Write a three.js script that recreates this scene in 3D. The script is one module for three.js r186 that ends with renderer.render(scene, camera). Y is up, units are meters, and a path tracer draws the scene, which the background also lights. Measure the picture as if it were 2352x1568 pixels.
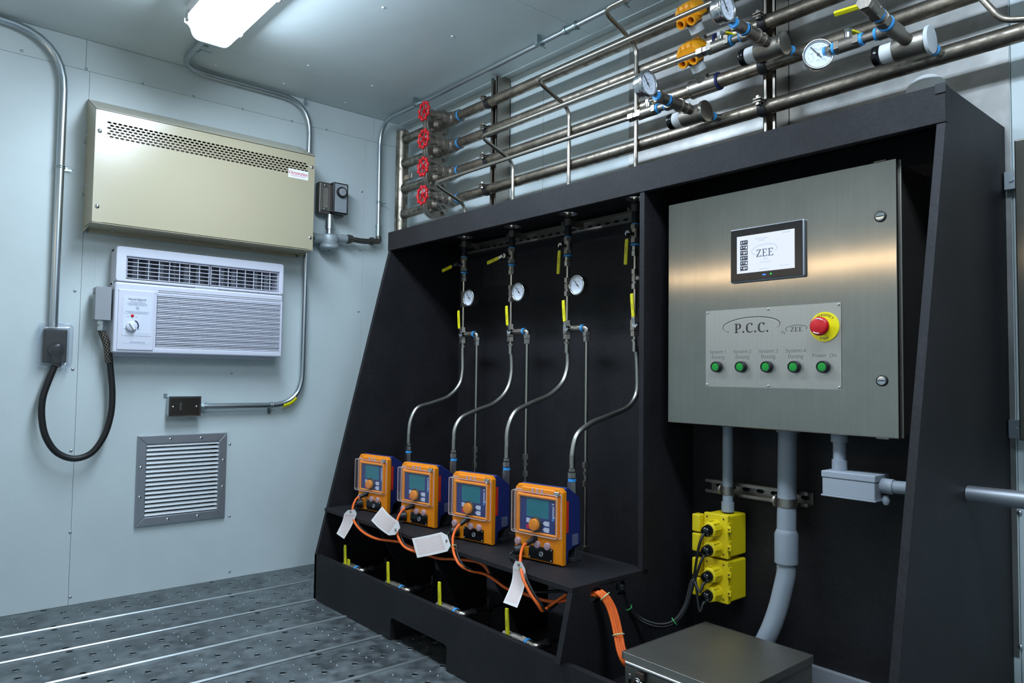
import * as THREE from 'three';
import { RoundedBoxGeometry } from 'three/addons/geometries/RoundedBoxGeometry.js';
import { mergeGeometries } from 'three/addons/utils/BufferGeometryUtils.js';
import { RectAreaLightUniformsLib } from 'three/addons/lights/RectAreaLightUniformsLib.js';

// ------------------------------------------------------------------ camera, lights, exposure
const scene = new THREE.Scene();
const FOC = 1668.4;
const camera = new THREE.PerspectiveCamera(2 * Math.atan(784 / FOC) * 180 / Math.PI, 1.5, 0.05, 50);
camera.position.set(-2.293, 1.024, 3.676);
camera.rotation.set(0.04643, -0.70778, 0.013686, 'YXZ');
camera.updateMatrixWorld(true);
scene.background = new THREE.Color(0x000000);
const renderer = new THREE.WebGLRenderer();
renderer.toneMapping = THREE.LinearToneMapping;
renderer.toneMappingExposure = 1.0;
renderer.shadowMap.enabled = true;
RectAreaLightUniformsLib.init();
const H = 2.5, XL = -3.05, ZF = 5.2;           // ceiling height, far side wall, wall behind the camera
const LAMP_COLOR = new THREE.Color().setRGB(0.76, 0.92, 1.10), LAMP = 39, LAMP_SIDE = 58, LENS_GLOW = 3.5;
const WARM_COLOR = new THREE.Color().setRGB(1.0, 0.74, 0.45), WARM = 16;

// ------------------------------------------------------------------ helpers
let seed = 7;
const rnd = () => { seed = (seed * 1664525 + 1013904223) >>> 0; return seed / 4294967296; };
const V = (x, y, z) => new THREE.Vector3(x, y, z);
const ray = (px, py) => V(px - 1176, 784 - py, -FOC).applyQuaternion(camera.quaternion);
const onX = (px, py, x) => { const d = ray(px, py); return camera.position.clone().addScaledVector(d, (x - camera.position.x) / d.x); };
const onY = (px, py, y) => { const d = ray(px, py); return camera.position.clone().addScaledVector(d, (y - camera.position.y) / d.y); };
const onZ = (px, py, z) => { const d = ray(px, py); return camera.position.clone().addScaledVector(d, (z - camera.position.z) / d.z); };

const flat = (g) => { const n = g.index ? g.toNonIndexed() : g; n.computeVertexNormals(); return n; };
function boxUV(g) {                                       // uv in metres from the dominant direction of each face
  const n = g.index ? g.toNonIndexed() : g, p = n.attributes.position, uv = new Float32Array(p.count * 2);
  const a = V(), b = V(), c = V(), e = V(), f = V();
  for (let i = 0; i < p.count; i += 3) {
    a.fromBufferAttribute(p, i); b.fromBufferAttribute(p, i + 1); c.fromBufferAttribute(p, i + 2);
    e.subVectors(b, a); f.subVectors(c, a); e.cross(f);
    const ax = Math.abs(e.x), ay = Math.abs(e.y), az = Math.abs(e.z);
    [a, b, c].forEach((q, k) => {
      const o = (i + k) * 2;
      if (ax >= ay && ax >= az) { uv[o] = q.z; uv[o + 1] = q.y; } else if (ay >= az) { uv[o] = q.x; uv[o + 1] = q.z; } else { uv[o] = q.x; uv[o + 1] = q.y; }
    });
  }
  n.setAttribute('uv', new THREE.BufferAttribute(uv, 2));
  for (const k of Object.keys(n.attributes)) if (!['position', 'normal', 'uv'].includes(k)) n.deleteAttribute(k);
  return n;
}
function part(parent, name, geo, mat, keepUV) {
  let g = Array.isArray(geo) ? geo.map((q) => (keepUV ? (q.index ? q.toNonIndexed() : q) : boxUV(q))) : [keepUV ? geo : boxUV(geo)];
  g = g.length > 1 ? mergeGeometries(g) : g[0];
  const m = new THREE.Mesh(g, mat); m.name = name; m.castShadow = m.receiveShadow = true;
  parent.add(m); return m;
}
const taken = {};
const numbered = (n) => { const k = taken[n] = (taken[n] ?? -1) + 1; return k ? n + '_' + String(k).padStart(3, '0') : n; };
function thing(name, label, category, group) {
  const o = new THREE.Group(); o.name = numbered(name); o.userData = { label, category };
  if (group) o.userData.group = group;
  scene.add(o); return o;
}
function structure(name, label, category) { const o = thing(name, label, category); o.userData.kind = 'structure'; return o; }
function finish(o) {                                      // moves the group's origin to the thing's base
  const b = new THREE.Box3().setFromObject(o); const c = b.getCenter(V()); c.y = b.min.y;
  o.position.add(c); o.children.forEach((k) => k.position.sub(c)); return o;
}
function copyOf(o, dx, dy, dz, label) {
  const c = o.clone(); c.name = numbered(o.name.replace(/_\d{3}$/, '')); c.userData = { ...o.userData, label: label ?? o.userData.label };
  c.position.add(V(dx, dy, dz)); scene.add(c); return c;
}
const UP = V(0, 1, 0);
function orient(g, origin, dir) { const q = new THREE.Quaternion().setFromUnitVectors(UP, dir.clone().normalize()); g.applyQuaternion(q); g.translate(origin.x, origin.y, origin.z); return g; }
function box(x0, x1, y0, y1, z0, z1, r = 0) {
  const w = Math.abs(x1 - x0), h = Math.abs(y1 - y0), d = Math.abs(z1 - z0);
  const g = r ? new RoundedBoxGeometry(w, h, d, r > 0.008 ? 3 : 2, Math.min(r, w / 2.01, h / 2.01, d / 2.01)) : new THREE.BoxGeometry(w, h, d);
  return g.translate((x0 + x1) / 2, (y0 + y1) / 2, (z0 + z1) / 2);
}
function cyl(a, b, r, r1 = r, seg = 20) { const d = b.clone().sub(a), L = d.length(); const g = new THREE.CylinderGeometry(r1, r, L, seg); g.translate(0, L / 2, 0); return orient(g, a, d); }
function hex(a, b, r) { const g = flat(cyl(a, b, r, r, 6)); return g; }
function lathe(pts, origin, dir, seg = 28) { return orient(new THREE.LatheGeometry(pts.map((p) => new THREE.Vector2(Math.max(p[0], 1e-4), p[1])), seg), origin, dir); }
function ball(p, r, s = 12) { return new THREE.SphereGeometry(r, s, Math.max(6, s / 2)).translate(p.x, p.y, p.z); }
function ring(p, dir, R, r, a = 32, b = 8) { const g = new THREE.TorusGeometry(R, r, b, a); g.rotateX(Math.PI / 2); return orient(g, p, dir); }
const ex = (pts, holes, depth, bevel, cs = 10) => {
  const s = pts instanceof THREE.Shape ? pts : new THREE.Shape(pts.map((p) => new THREE.Vector2(p[0], p[1])));
  if (holes) for (const h of holes) s.holes.push(h);
  return new THREE.ExtrudeGeometry(s, { depth: depth - 2 * bevel, bevelEnabled: bevel > 0, bevelSize: bevel, bevelThickness: bevel, bevelOffset: -bevel, bevelSegments: 2, curveSegments: cs }).translate(0, 0, bevel);
};
const extZ = (pts, z0, z1, bevel = 0, holes) => ex(pts, holes, z1 - z0, bevel).translate(0, 0, z0);                                  // pts (x, y)
const extX = (pts, x0, x1, bevel = 0, holes) => ex(pts.map ? pts.map(([z, y]) => [-z, y]) : pts, holes, x1 - x0, bevel).rotateY(Math.PI / 2).translate(x0, 0, 0);   // pts (z, y)
const extY = (pts, y0, y1, bevel = 0, holes) => ex(pts.map ? pts.map(([x, z]) => [x, -z]) : pts, holes, y1 - y0, bevel).rotateX(-Math.PI / 2).translate(0, y0, 0);   // pts (x, z)
function roundRect(x0, x1, y0, y1, r) {
  const s = new THREE.Shape(); s.moveTo(x0 + r, y0); s.lineTo(x1 - r, y0); s.quadraticCurveTo(x1, y0, x1, y0 + r); s.lineTo(x1, y1 - r); s.quadraticCurveTo(x1, y1, x1 - r, y1);
  s.lineTo(x0 + r, y1); s.quadraticCurveTo(x0, y1, x0, y1 - r); s.lineTo(x0, y0 + r); s.quadraticCurveTo(x0, y0, x0 + r, y0); return s;
}
function holePath(cx, cy, rx, ry = rx, n = 10, rot = 0) { const p = new THREE.Path(); for (let i = 0; i <= n; i++) { const a = -i / n * Math.PI * 2, x = rx * Math.cos(a), y = ry * Math.sin(a); i ? p.lineTo(cx + x, cy + y) : p.moveTo(cx + x, cy + y); } return p; }
function bent(points, R, r, seg = 14) {                   // straight runs with rounded bends
  const c = new THREE.CurvePath(); let last = points[0].clone(); let n = 0; const pts = [last.clone()];
  for (let i = 1; i < points.length; i++) {
    const p = points[i];
    if (i === points.length - 1) { pts.push(p.clone()); break; }
    const d0 = p.clone().sub(points[i - 1]).normalize(), d1 = points[i + 1].clone().sub(p).normalize();
    const rr = Math.min(R, p.distanceTo(points[i - 1]) * 0.49, p.distanceTo(points[i + 1]) * 0.49);
    const a = p.clone().addScaledVector(d0, -rr), b = p.clone().addScaledVector(d1, rr), q = new THREE.QuadraticBezierCurve3(a, p, b);
    for (let k = 0; k <= 8; k++) pts.push(q.getPoint(k / 8));
  }
  return sweep(pts, r, seg);
}
function sweep(pts, r, seg = 12) {                        // tube through the given points, one ring a point
  const n = pts.length, pos = [], nor = [], uv = [], idx = []; let N = null, len = 0;
  for (let i = 0; i < n; i++) {
    const t = pts[Math.min(i + 1, n - 1)].clone().sub(pts[Math.max(i - 1, 0)]).normalize();
    if (!N) { N = Math.abs(t.y) < 0.9 ? V(0, 1, 0) : V(1, 0, 0); }
    N.addScaledVector(t, -N.dot(t)).normalize(); const B = t.clone().cross(N);
    if (i) len += pts[i].distanceTo(pts[i - 1]);
    const rad = typeof r === 'function' ? r(i / (n - 1)) : r;
    for (let k = 0; k <= seg; k++) {
      const a = k / seg * Math.PI * 2, d = N.clone().multiplyScalar(Math.cos(a)).addScaledVector(B, Math.sin(a));
      pos.push(pts[i].x + d.x * rad, pts[i].y + d.y * rad, pts[i].z + d.z * rad); nor.push(d.x, d.y, d.z); uv.push(k / seg * 6.283 * rad, len);
    }
  }
  for (let i = 0; i < n - 1; i++) for (let k = 0; k < seg; k++) { const a = i * (seg + 1) + k, b = a + seg + 1; idx.push(a, a + 1, b, b, a + 1, b + 1); }
  for (const [i, sgn] of [[0, 1], [n - 1, -1]]) {         // end caps
    const t = pts[i === 0 ? 1 : n - 2].clone().sub(pts[i]).normalize().multiplyScalar(-1), base = pos.length / 3;
    pos.push(pts[i].x, pts[i].y, pts[i].z); nor.push(t.x, t.y, t.z); uv.push(0, 0);
    for (let k = 0; k <= seg; k++) { const o = (i * (seg + 1) + k) * 3; pos.push(pos[o], pos[o + 1], pos[o + 2]); nor.push(t.x, t.y, t.z); uv.push(0, 0); }
    for (let k = 0; k < seg; k++) sgn > 0 ? idx.push(base, base + 2 + k, base + 1 + k) : idx.push(base, base + 1 + k, base + 2 + k);
  }
  const g = new THREE.BufferGeometry(); g.setAttribute('position', new THREE.Float32BufferAttribute(pos, 3)); g.setAttribute('normal', new THREE.Float32BufferAttribute(nor, 3)); g.setAttribute('uv', new THREE.Float32BufferAttribute(uv, 2)); g.setIndex(idx);
  return g;
}
const smooth = (pts, n = 40) => new THREE.CatmullRomCurve3(pts, false, 'centripetal').getSpacedPoints(n);

// ------------------------------------------------------------------ textures
function noiseField(n, oct, sx = 1, sy = 1) {             // tiling value noise
  const out = new Float32Array(n * n); let amp = 1, tot = 0;
  for (const f of oct) {
    const fx = Math.max(1, Math.round(f * sx)), fy = Math.max(1, Math.round(f * sy)), g = new Float32Array(fx * fy).map(() => rnd());
    for (let y = 0; y < n; y++) for (let x = 0; x < n; x++) {
      const u = x / n * fx, v = y / n * fy, i = Math.floor(u), j = Math.floor(v), a = u - i, b = v - j, s = a * a * (3 - 2 * a), t = b * b * (3 - 2 * b);
      const i1 = (i + 1) % fx, j1 = (j + 1) % fy;
      out[y * n + x] += amp * ((g[j * fx + i] * (1 - s) + g[j * fx + i1] * s) * (1 - t) + (g[j1 * fx + i] * (1 - s) + g[j1 * fx + i1] * s) * t);
    }
    tot += amp; amp *= 0.6;
  }
  return out.map((v) => v / tot);
}
function dataTex(n, fn, srgb, rep) {
  const d = new Uint8Array(n * n * 4);
  for (let i = 0; i < n * n; i++) { const c = fn(i); for (let k = 0; k < 3; k++) d[i * 4 + k] = Math.max(0, Math.min(255, Math.round(255 * (c.length ? c[k] : c)))); d[i * 4 + 3] = 255; }
  const t = new THREE.DataTexture(d, n, n); t.magFilter = THREE.LinearFilter; t.minFilter = THREE.LinearMipmapLinearFilter; t.generateMipmaps = true;
  t.wrapS = t.wrapT = THREE.RepeatWrapping; if (srgb) t.colorSpace = THREE.SRGBColorSpace; t.repeat.set(rep, rep); t.needsUpdate = true; return t;
}
const nCoarse = noiseField(256, [4, 8, 16, 32, 64]), nFine = noiseField(256, [64, 128]), nBrush = noiseField(256, [90, 128], 1, 0.02), nMottle = noiseField(256, [12, 24, 48, 96]);
const ramp = (v, a, b) => Math.max(0, Math.min(1, (v - a) / (b - a)));
const texWall = dataTex(256, (i) => 0.93 + 0.07 * nCoarse[i], true, 0.8);
const texWallRough = dataTex(256, (i) => [0, 0.42 + 0.22 * nCoarse[i] + 0.05 * nFine[i], 0], false, 1.1);
const texFloor = dataTex(256, (i) => { const v = 0.70 + 0.34 * (nMottle[i] - 0.5) + 0.25 * (nCoarse[i] - 0.5); return [v, v * 1.01, v * 1.02]; }, true, 2.2);
const texFloorRough = dataTex(256, (i) => [0, 0.34 + 0.30 * nMottle[i], 0], false, 2.2);
const texBrush = dataTex(256, (i) => { const v = 0.92 + 0.04 * (nBrush[i] - 0.5) + 0.08 * (nCoarse[i] - 0.5); return [v, v, v]; }, true, 3);
const texPipe = dataTex(256, (i) => { const s = 0.9 - 0.26 * ramp(nMottle[i] * 0.55 + nCoarse[i] * 0.45, 0.46, 0.68) + 0.1 * (nFine[i] - 0.5); return [s, s * 0.985, s * 0.96]; }, true, 3.4);
const texPipeRough = dataTex(256, (i) => [0, 0.55 + 0.35 * ramp(nMottle[i], 0.35, 0.7), 0], false, 3.4);
const texSheet = dataTex(256, (i) => { const v = 0.86 - 0.16 * ramp(nCoarse[i], 0.42, 0.7) + 0.05 * (nMottle[i] - 0.5); return [v, v, v]; }, true, 1.4);
const texGrain = dataTex(256, (i) => nFine[i], false, 9);
const texBlack = dataTex(256, (i) => 0.78 + 0.3 * (nFine[i] - 0.5) + 0.35 * (nCoarse[i] - 0.5), true, 2.5);
const nBraidN = 128;
const texBraid = (() => {
  const n = nBraidN; return dataTex(n, (i) => { const x = i % n, y = Math.floor(i / n), a = ((x + y) / n * 8) % 1, b = ((x - y + 4 * n) / n * 8) % 1, v = 0.62 + 0.38 * Math.max(Math.sin(a * Math.PI) ** 2, Math.sin(b * Math.PI) ** 2) ** 2; return [v, v, v]; }, true, 1);
})();
const texMesh = dataTex(128, (i) => { const x = i % 128, y = Math.floor(i / 128), a = ((x + y) / 128 * 4) % 1, b = ((x - y + 512) / 128 * 4) % 1, v = Math.abs(a - 0.5) < 0.12 || Math.abs(b - 0.5) < 0.12 ? 1 : 0.22; return [v, v, v]; }, true, 1);
function canvasTex(w, h, draw) {
  const c = document.createElement('canvas'); c.width = w; c.height = h; const g = c.getContext('2d'); draw(g, w, h);
  const t = new THREE.CanvasTexture(c); t.colorSpace = THREE.SRGBColorSpace; t.anisotropy = 8; return t;
}
const text = (g, s, x, y, px, color = '#222', font = 'sans-serif', align = 'center', weight = '') => { g.fillStyle = color; g.font = `${weight} ${px}px ${font}`; g.textAlign = align; g.textBaseline = 'middle'; g.fillText(s, x, y); };

// ------------------------------------------------------------------ materials
const std = (o) => new THREE.MeshPhysicalMaterial(o);
const hexc = (s) => new THREE.Color(s);
const M = {
  wall: std({ color: hexc('#ccd6d6'), map: texWall, roughness: 0.62, roughnessMap: texWallRough, specularIntensity: 0.8 }),
  ceil: std({ color: hexc('#ccd6d6'), map: texWall, roughness: 0.4 }),
  seam: std({ color: hexc('#8d9696'), roughness: 0.9 }),
  floor: std({ color: hexc('#b6bdbe'), map: texFloor, metalness: 0.85, roughness: 1, roughnessMap: texFloorRough }),
  subfloor: std({ color: hexc('#8b9294'), metalness: 0.5, roughness: 0.6 }),
  lip: std({ color: hexc('#c3cacb'), metalness: 0.9, roughness: 0.35 }),
  cream: std({ color: hexc('#aea489'), roughness: 0.2, bumpMap: texGrain, bumpScale: 0.0001 }),
  acWhite: std({ color: hexc('#cfd0dc'), roughness: 0.45 }),
  acSlat: std({ color: hexc('#d3d4e0'), roughness: 0.45 }),
  dark: std({ color: hexc('#2b2c30'), roughness: 0.7 }),
  filter: std({ color: hexc('#606369'), roughness: 0.9 }),
  black: std({ color: hexc('#232125'), map: texBlack, roughness: 0.62, bumpMap: texGrain, bumpScale: 0.00025, specularIntensity: 0.7 }),
  blackPipe: std({ color: hexc('#28282a'), roughness: 0.5, metalness: 0.3 }),
  rubber: std({ color: hexc('#101012'), roughness: 0.5 }),
  blackGloss: std({ color: hexc('#0c0c0e'), roughness: 0.22 }),
  brushed: std({ color: hexc('#b3aca0'), map: texBrush, metalness: 1, roughness: 0.18, anisotropy: 0.85 }),
  brushedTop: std({ color: hexc('#aaa69d'), map: texBrush, metalness: 1, roughness: 0.48 }),
  sheet: std({ color: hexc('#c9c8c4'), map: texSheet, metalness: 1, roughness: 0.5 }),
  pipe: std({ color: hexc('#b8afa3'), map: texPipe, metalness: 1, roughness: 0.55, roughnessMap: texPipeRough }),
  header: std({ color: hexc('#bbb3a6'), map: texPipe, metalness: 1, roughness: 0.5, roughnessMap: texPipeRough }),
  tube: std({ color: hexc('#b8b0a4'), metalness: 1, roughness: 0.26 }),
  fitting: std({ color: hexc('#aaa49b'), metalness: 1, roughness: 0.3 }),
  cast: std({ color: hexc('#9b9389'), metalness: 1, roughness: 0.45, bumpMap: texGrain, bumpScale: 0.0003 }),
  chrome: std({ color: hexc('#d2d2d2'), metalness: 1, roughness: 0.16 }),
  galv: std({ color: hexc('#b4bcc0'), metalness: 1, roughness: 0.34 }),
  zinc: std({ color: hexc('#aab8b8'), metalness: 1, roughness: 0.38 }),
  alu: std({ color: hexc('#a9acb2'), metalness: 0.9, roughness: 0.45 }),
  strut: std({ color: hexc('#a59d93'), metalness: 1, roughness: 0.42 }),
  louver: std({ color: hexc('#c9cdcf'), roughness: 0.45, metalness: 0.2 }),
  red: std({ color: hexc('#c4121c'), roughness: 0.35 }),
  yellow: std({ color: hexc('#e6dc12'), roughness: 0.45 }),
  yellowBox: std({ color: hexc('#e0c60c'), roughness: 0.5 }),
  orange: std({ color: hexc('#f08a0c'), roughness: 0.42 }),
  amber: std({ color: hexc('#f2a006'), roughness: 0.45 }),
  navy: std({ color: hexc('#1e2a66'), roughness: 0.5, bumpMap: texGrain, bumpScale: 0.0002 }),
  orangeCable: std({ color: hexc('#e8641a'), roughness: 0.5 }),
  clear: std({ color: hexc('#ffffff'), transmission: 0.94, roughness: 0.05, thickness: 0, ior: 1.45 }),
  milky: std({ color: hexc('#f4f6fa'), transmission: 0.96, roughness: 0.06, thickness: 0, ior: 1.45 }),
  edge: std({ color: hexc('#f2e4e2'), transmission: 0.55, roughness: 0.2, thickness: 0 }),
  glassy: std({ color: hexc('#ffffff'), transmission: 0.985, roughness: 0.03, thickness: 0, ior: 1.45 }),
  clearCap: std({ color: hexc('#d9b9c4'), transmission: 0.35, roughness: 0.4, thickness: 0 }),
  greyBox: std({ color: hexc('#9aa0a8'), roughness: 0.5 }),
  greyPaint: std({ color: hexc('#8f9296'), roughness: 0.45 }),
  pvc: std({ color: hexc('#8d949c'), roughness: 0.5 }),
  hub: std({ color: hexc('#9aa3a6'), roughness: 0.5, metalness: 0.3 }),
  blue: std({ color: hexc('#3d9be0'), roughness: 0.5 }),
  white: std({ color: hexc('#e4e6e6'), roughness: 0.5 }),
  whiteCap: std({ color: hexc('#c9cdcf'), roughness: 0.5 }),
  paper: std({ color: hexc('#f2eeea'), roughness: 0.9 }),
  bronze: std({ color: hexc('#77716a'), metalness: 0.7, roughness: 0.45 }),
  redLabel: std({ color: hexc('#cf2a14'), roughness: 0.6 }),
  green: std({ color: hexc('#0f8a2e'), roughness: 0.35 }),
  tie: std({ color: hexc('#b8d8a0'), roughness: 0.5 }),
  tieGreen: std({ color: hexc('#3fae5a'), roughness: 0.5 }),
  hose: std({ color: hexc('#d8d4cc'), map: texBraid, metalness: 1, roughness: 0.38 }),
  steelBack: std({ color: hexc('#6f6c66'), metalness: 1, roughness: 0.5 }),
  brown: std({ color: hexc('#4a4038'), metalness: 0.5, roughness: 0.5 }),
};
const printMat = (tex, o = {}) => std({ map: tex, roughness: 0.5, ...o });
function printX(parent, name, x, y0, y1, z0, z1, tex, o, t = 0.0008) { return part(parent, name, box(x - t, x, y0, y1, z0, z1), printMat(tex, o), true); }   // faces -x
function printZ(parent, name, x0, x1, y0, y1, z, tex, o, t = 0.0008) { return part(parent, name, box(x0, x1, y0, y1, z, z + t), printMat(tex, o), true); }   // faces +z

// ================================================================== THE ROOM
texBraid.repeat.set(60, 30); texMesh.repeat.set(20, 14);
const screwHead = (o, p, n, r = 0.006, mat = M.galv) => part(o, 'screw', lathe([[0, 0.004], [r * 0.6, 0.0035], [r, 0.0012], [r * 1.05, 0]], p, n, 10), mat);
{ // floor of pressed metal planks with holes and studs
  const f = structure('floor', 'grey metal plank floor with round drain holes and raised seams', 'floor');
  part(f, 'slab', box(XL - 0.1, 0.1, -0.26, -0.15, -0.1, ZF + 0.1), M.subfloor);
  const pitch = 0.2915, x0 = XL, x1 = 0, n = Math.ceil(ZF / pitch);
  const proto = {};
  for (let k = 0; k < n; k++) {
    const z0 = -0.008 + k * pitch, z1 = Math.min(z0 + pitch, ZF), near = z0 < 2.6, key = near ? (k % 2) : 2;
    if (k === 0 || k === n - 1 || !proto[key]) {
      const a = k === 0 ? 0 : z0, pts = [[x0, a + 0.002], [x1, a + 0.002], [x1, z1 - 0.002], [x0, z1 - 0.002]];
      const holes = [], studs = [], rims = [];
      const shift = -0.004 * k;
      for (let i = 0; i < 27; i++) {
        const x = -1.81 + shift + (i - 10) * 0.1155; if (x < x0 + 0.03 || x > x1 - 0.03) continue;
        if (near) for (const dz of [0.101, 0.184]) {
          holes.push(holePath(x - (dz > 0.15 ? 0.003 : 0), -(z0 + dz), 0.0105, 0.0105, 12));
          rims.push(ring(V(x - (dz > 0.15 ? 0.003 : 0), 0.0, z0 + dz), UP, 0.0118, 0.0022, 14, 5));
        }
        if (near) for (const dz of (i % 2 ? [0.056, 0.107, 0.158, 0.207] : [0.110, 0.156])) studs.push(lathe([[0, 0.0035], [0.0025, 0.003], [0.005, 0]], V(x + 0.058, 0, z0 + dz), UP, 8));
        if (near && i % 6 === 5) for (const dz of [0.023, pitch - 0.026]) if (z0 + dz > 0.01) holes.push(holePath(x - 0.06, -(z0 + dz), 0.012, 0.009, 12));
      }
      const plate = extY(pts, -0.004, 0, 0, holes);
      proto[key] = { plate: boxUV(plate), studs: near ? boxUV(mergeGeometries(studs.concat(rims).map((g) => boxUV(g)))) : null, z0 };
    }
    const pr = proto[key], dz = z0 - pr.z0;
    const m = new THREE.Mesh(pr.plate, M.floor); m.name = 'plank'; m.position.z = dz; m.castShadow = m.receiveShadow = true; f.add(m);
    if (pr.studs) { const s = new THREE.Mesh(pr.studs, M.floor); s.name = 'studs'; s.userData.kind = 'stuff'; s.castShadow = s.receiveShadow = true; m.add(s); }
    if (k) { const l = part(f, 'seam_lip', [bent([V(x0, 0.001, z0 - 0.0028), V(x1, 0.001, z0 - 0.0028)], 0.01, 0.0036, 8), bent([V(x0, 0.001, z0 + 0.0052), V(x1, 0.001, z0 + 0.0052)], 0.01, 0.003, 8)], M.lip); }
  }
}
function panelX(o, x0, x1, y0, y1, mat = M.wall) { return part(o, 'wall_panel', box(x0 + 0.0006, x1 - 0.0006, y0 + 0.0006, y1 - 0.0006, -0.006, 0, 0.0006), mat); }
{ // wall with the heater and the air conditioner
  const w = structure('wall_back', 'pale grey sheet metal wall carrying the heater and air conditioner', 'wall');
  const opening = () => new THREE.Path([[-1.371, 0.349], [-1.371, 0.679], [-1.05, 0.679], [-1.05, 0.349]].map(([x, y]) => new THREE.Vector2(x, y)));   // behind the louvred vent
  part(w, 'backing', extZ([[XL - 0.1, -0.15], [0.1, -0.15], [0.1, H + 0.1], [XL - 0.1, H + 0.1]], -0.1, -0.0065, 0, [opening()]), M.seam);
  part(w, 'vent_duct', [box(-1.38, -1.371, 0.34, 0.688, -0.4, -0.0065), box(-1.05, -1.041, 0.34, 0.688, -0.4, -0.0065), box(-1.371, -1.05, 0.34, 0.349, -0.4, -0.0065), box(-1.371, -1.05, 0.679, 0.688, -0.4, -0.0065), box(-1.38, -1.041, 0.34, 0.688, -0.409, -0.4)], M.galv);
  for (const [a, b] of [[XL, -1.68], [-1.68, -0.222], [-0.222, 0]]) panelX(w, a, b, 2.36, H);
  for (const [a, b] of [[XL, -1.663], [-0.275, 0]]) panelX(w, a, b, 0, 2.36);
  part(w, 'wall_panel', extZ([[-1.6624, 0.0006], [-0.2756, 0.0006], [-0.2756, 2.3594], [-1.6624, 2.3594]], -0.006, 0, 0, [opening()]), M.wall);
  part(w, 'flashing', box(-1.612, -0.788, 1.052, 1.6, 0, 0.0016), M.wall);
  const N = V(0, 0, 1);
  for (const [px, py] of [[50, 117], [198, 158], [327, 192], [444, 222], [556, 250], [670, 278], [749, 297], [172, 668], [167, 848], [163, 1035], [161, 1222], [161, 1371], [531, 857], [528, 1020], [527, 1185], [527, 1312], [826, 575], [823, 715], [831, 440], [194, 326], [189, 446]]) { const p = onZ(px, py, 0); screwHead(w, p, N, 0.0062); }
  for (let i = 0; i < 6; i++) screwHead(w, V(-1.5 + i * 0.12, 1.062, 0.0016), N, 0.004, M.white);
}
{ // wall behind the pipes and the pump cabinet
  const w = structure('wall_right', 'pale wall behind the steel pipes and black cabinet', 'wall');
  part(w, 'backing', box(0.005, 0.1, -0.05, H + 0.1, -0.1, ZF + 0.1), M.seam);
  for (const [a, b] of [[0, 1.2], [1.2, 3.075], [3.075, 3.9], [3.9, ZF]]) part(w, 'wall_panel', box(0, 0.006, 0.001, H, a + 0.001, b - 0.001, 0.001), M.wall);
  part(w, 'steel_sheet', box(-0.003, 0, 0.3, 2.462, 1.727, 3.072), M.sheet).userData.label = 'mottled bare steel sheet fixed to the wall';
  const N = V(-1, 0, 0);
  for (const [px, py] of [[1908, 0], [2299, 390], [2342, 1177], [2344, 1485]]) screwHead(w, onX(px, py, -0.003), N, 0.006);
  for (let i = 0; i < 6; i++) for (const y of [2.13, 2.28]) screwHead(w, V(0, y, 0.35 + i * 0.26), N, 0.005, M.wall);
}
{ const w = structure('wall_left', 'pale wall opposite the pump cabinet', 'wall'); part(w, 'wall_panel', box(XL - 0.1, XL, -0.05, H + 0.1, -0.1, ZF + 0.1), M.wall); }
{ const w = structure('wall_front', 'pale wall facing the heater wall', 'wall'); part(w, 'wall_panel', box(XL - 0.1, 0.1, -0.05, H + 0.1, ZF, ZF + 0.1), M.wall); }
{
  const c = structure('ceiling', 'grey painted sheet metal ceiling with small screws', 'ceiling');
  part(c, 'backing', box(XL - 0.1, 0.1, H + 0.006, H + 0.1, -0.1, ZF + 0.1), M.seam);
  for (const [a, b] of [[0, 0.33], [0.33, 1.55], [1.55, 2.77], [2.77, ZF]]) part(c, 'ceiling_panel', box(XL, 0, H, H + 0.006, a + 0.0006, b - 0.0006, 0.0006), M.ceil);
  for (const [px, py] of [[880, 17], [1039, 83], [708, 150], [652, 192], [855, 197], [793, 235], [496, 149]]) screwHead(c, onY(px, py, H), V(0, -1, 0), 0.006, M.white);
}
{ // angle trim along the ceiling edge over the pipes
  const t = structure('trim_1', 'white metal angle trim where the pipe wall meets the ceiling', 'trim');
  part(t, 'angle', [box(-0.004, 0, H - 0.035, H, 0, ZF), box(-0.05, -0.004, H - 0.004, H, 0, ZF)], M.wall);
}

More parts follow.
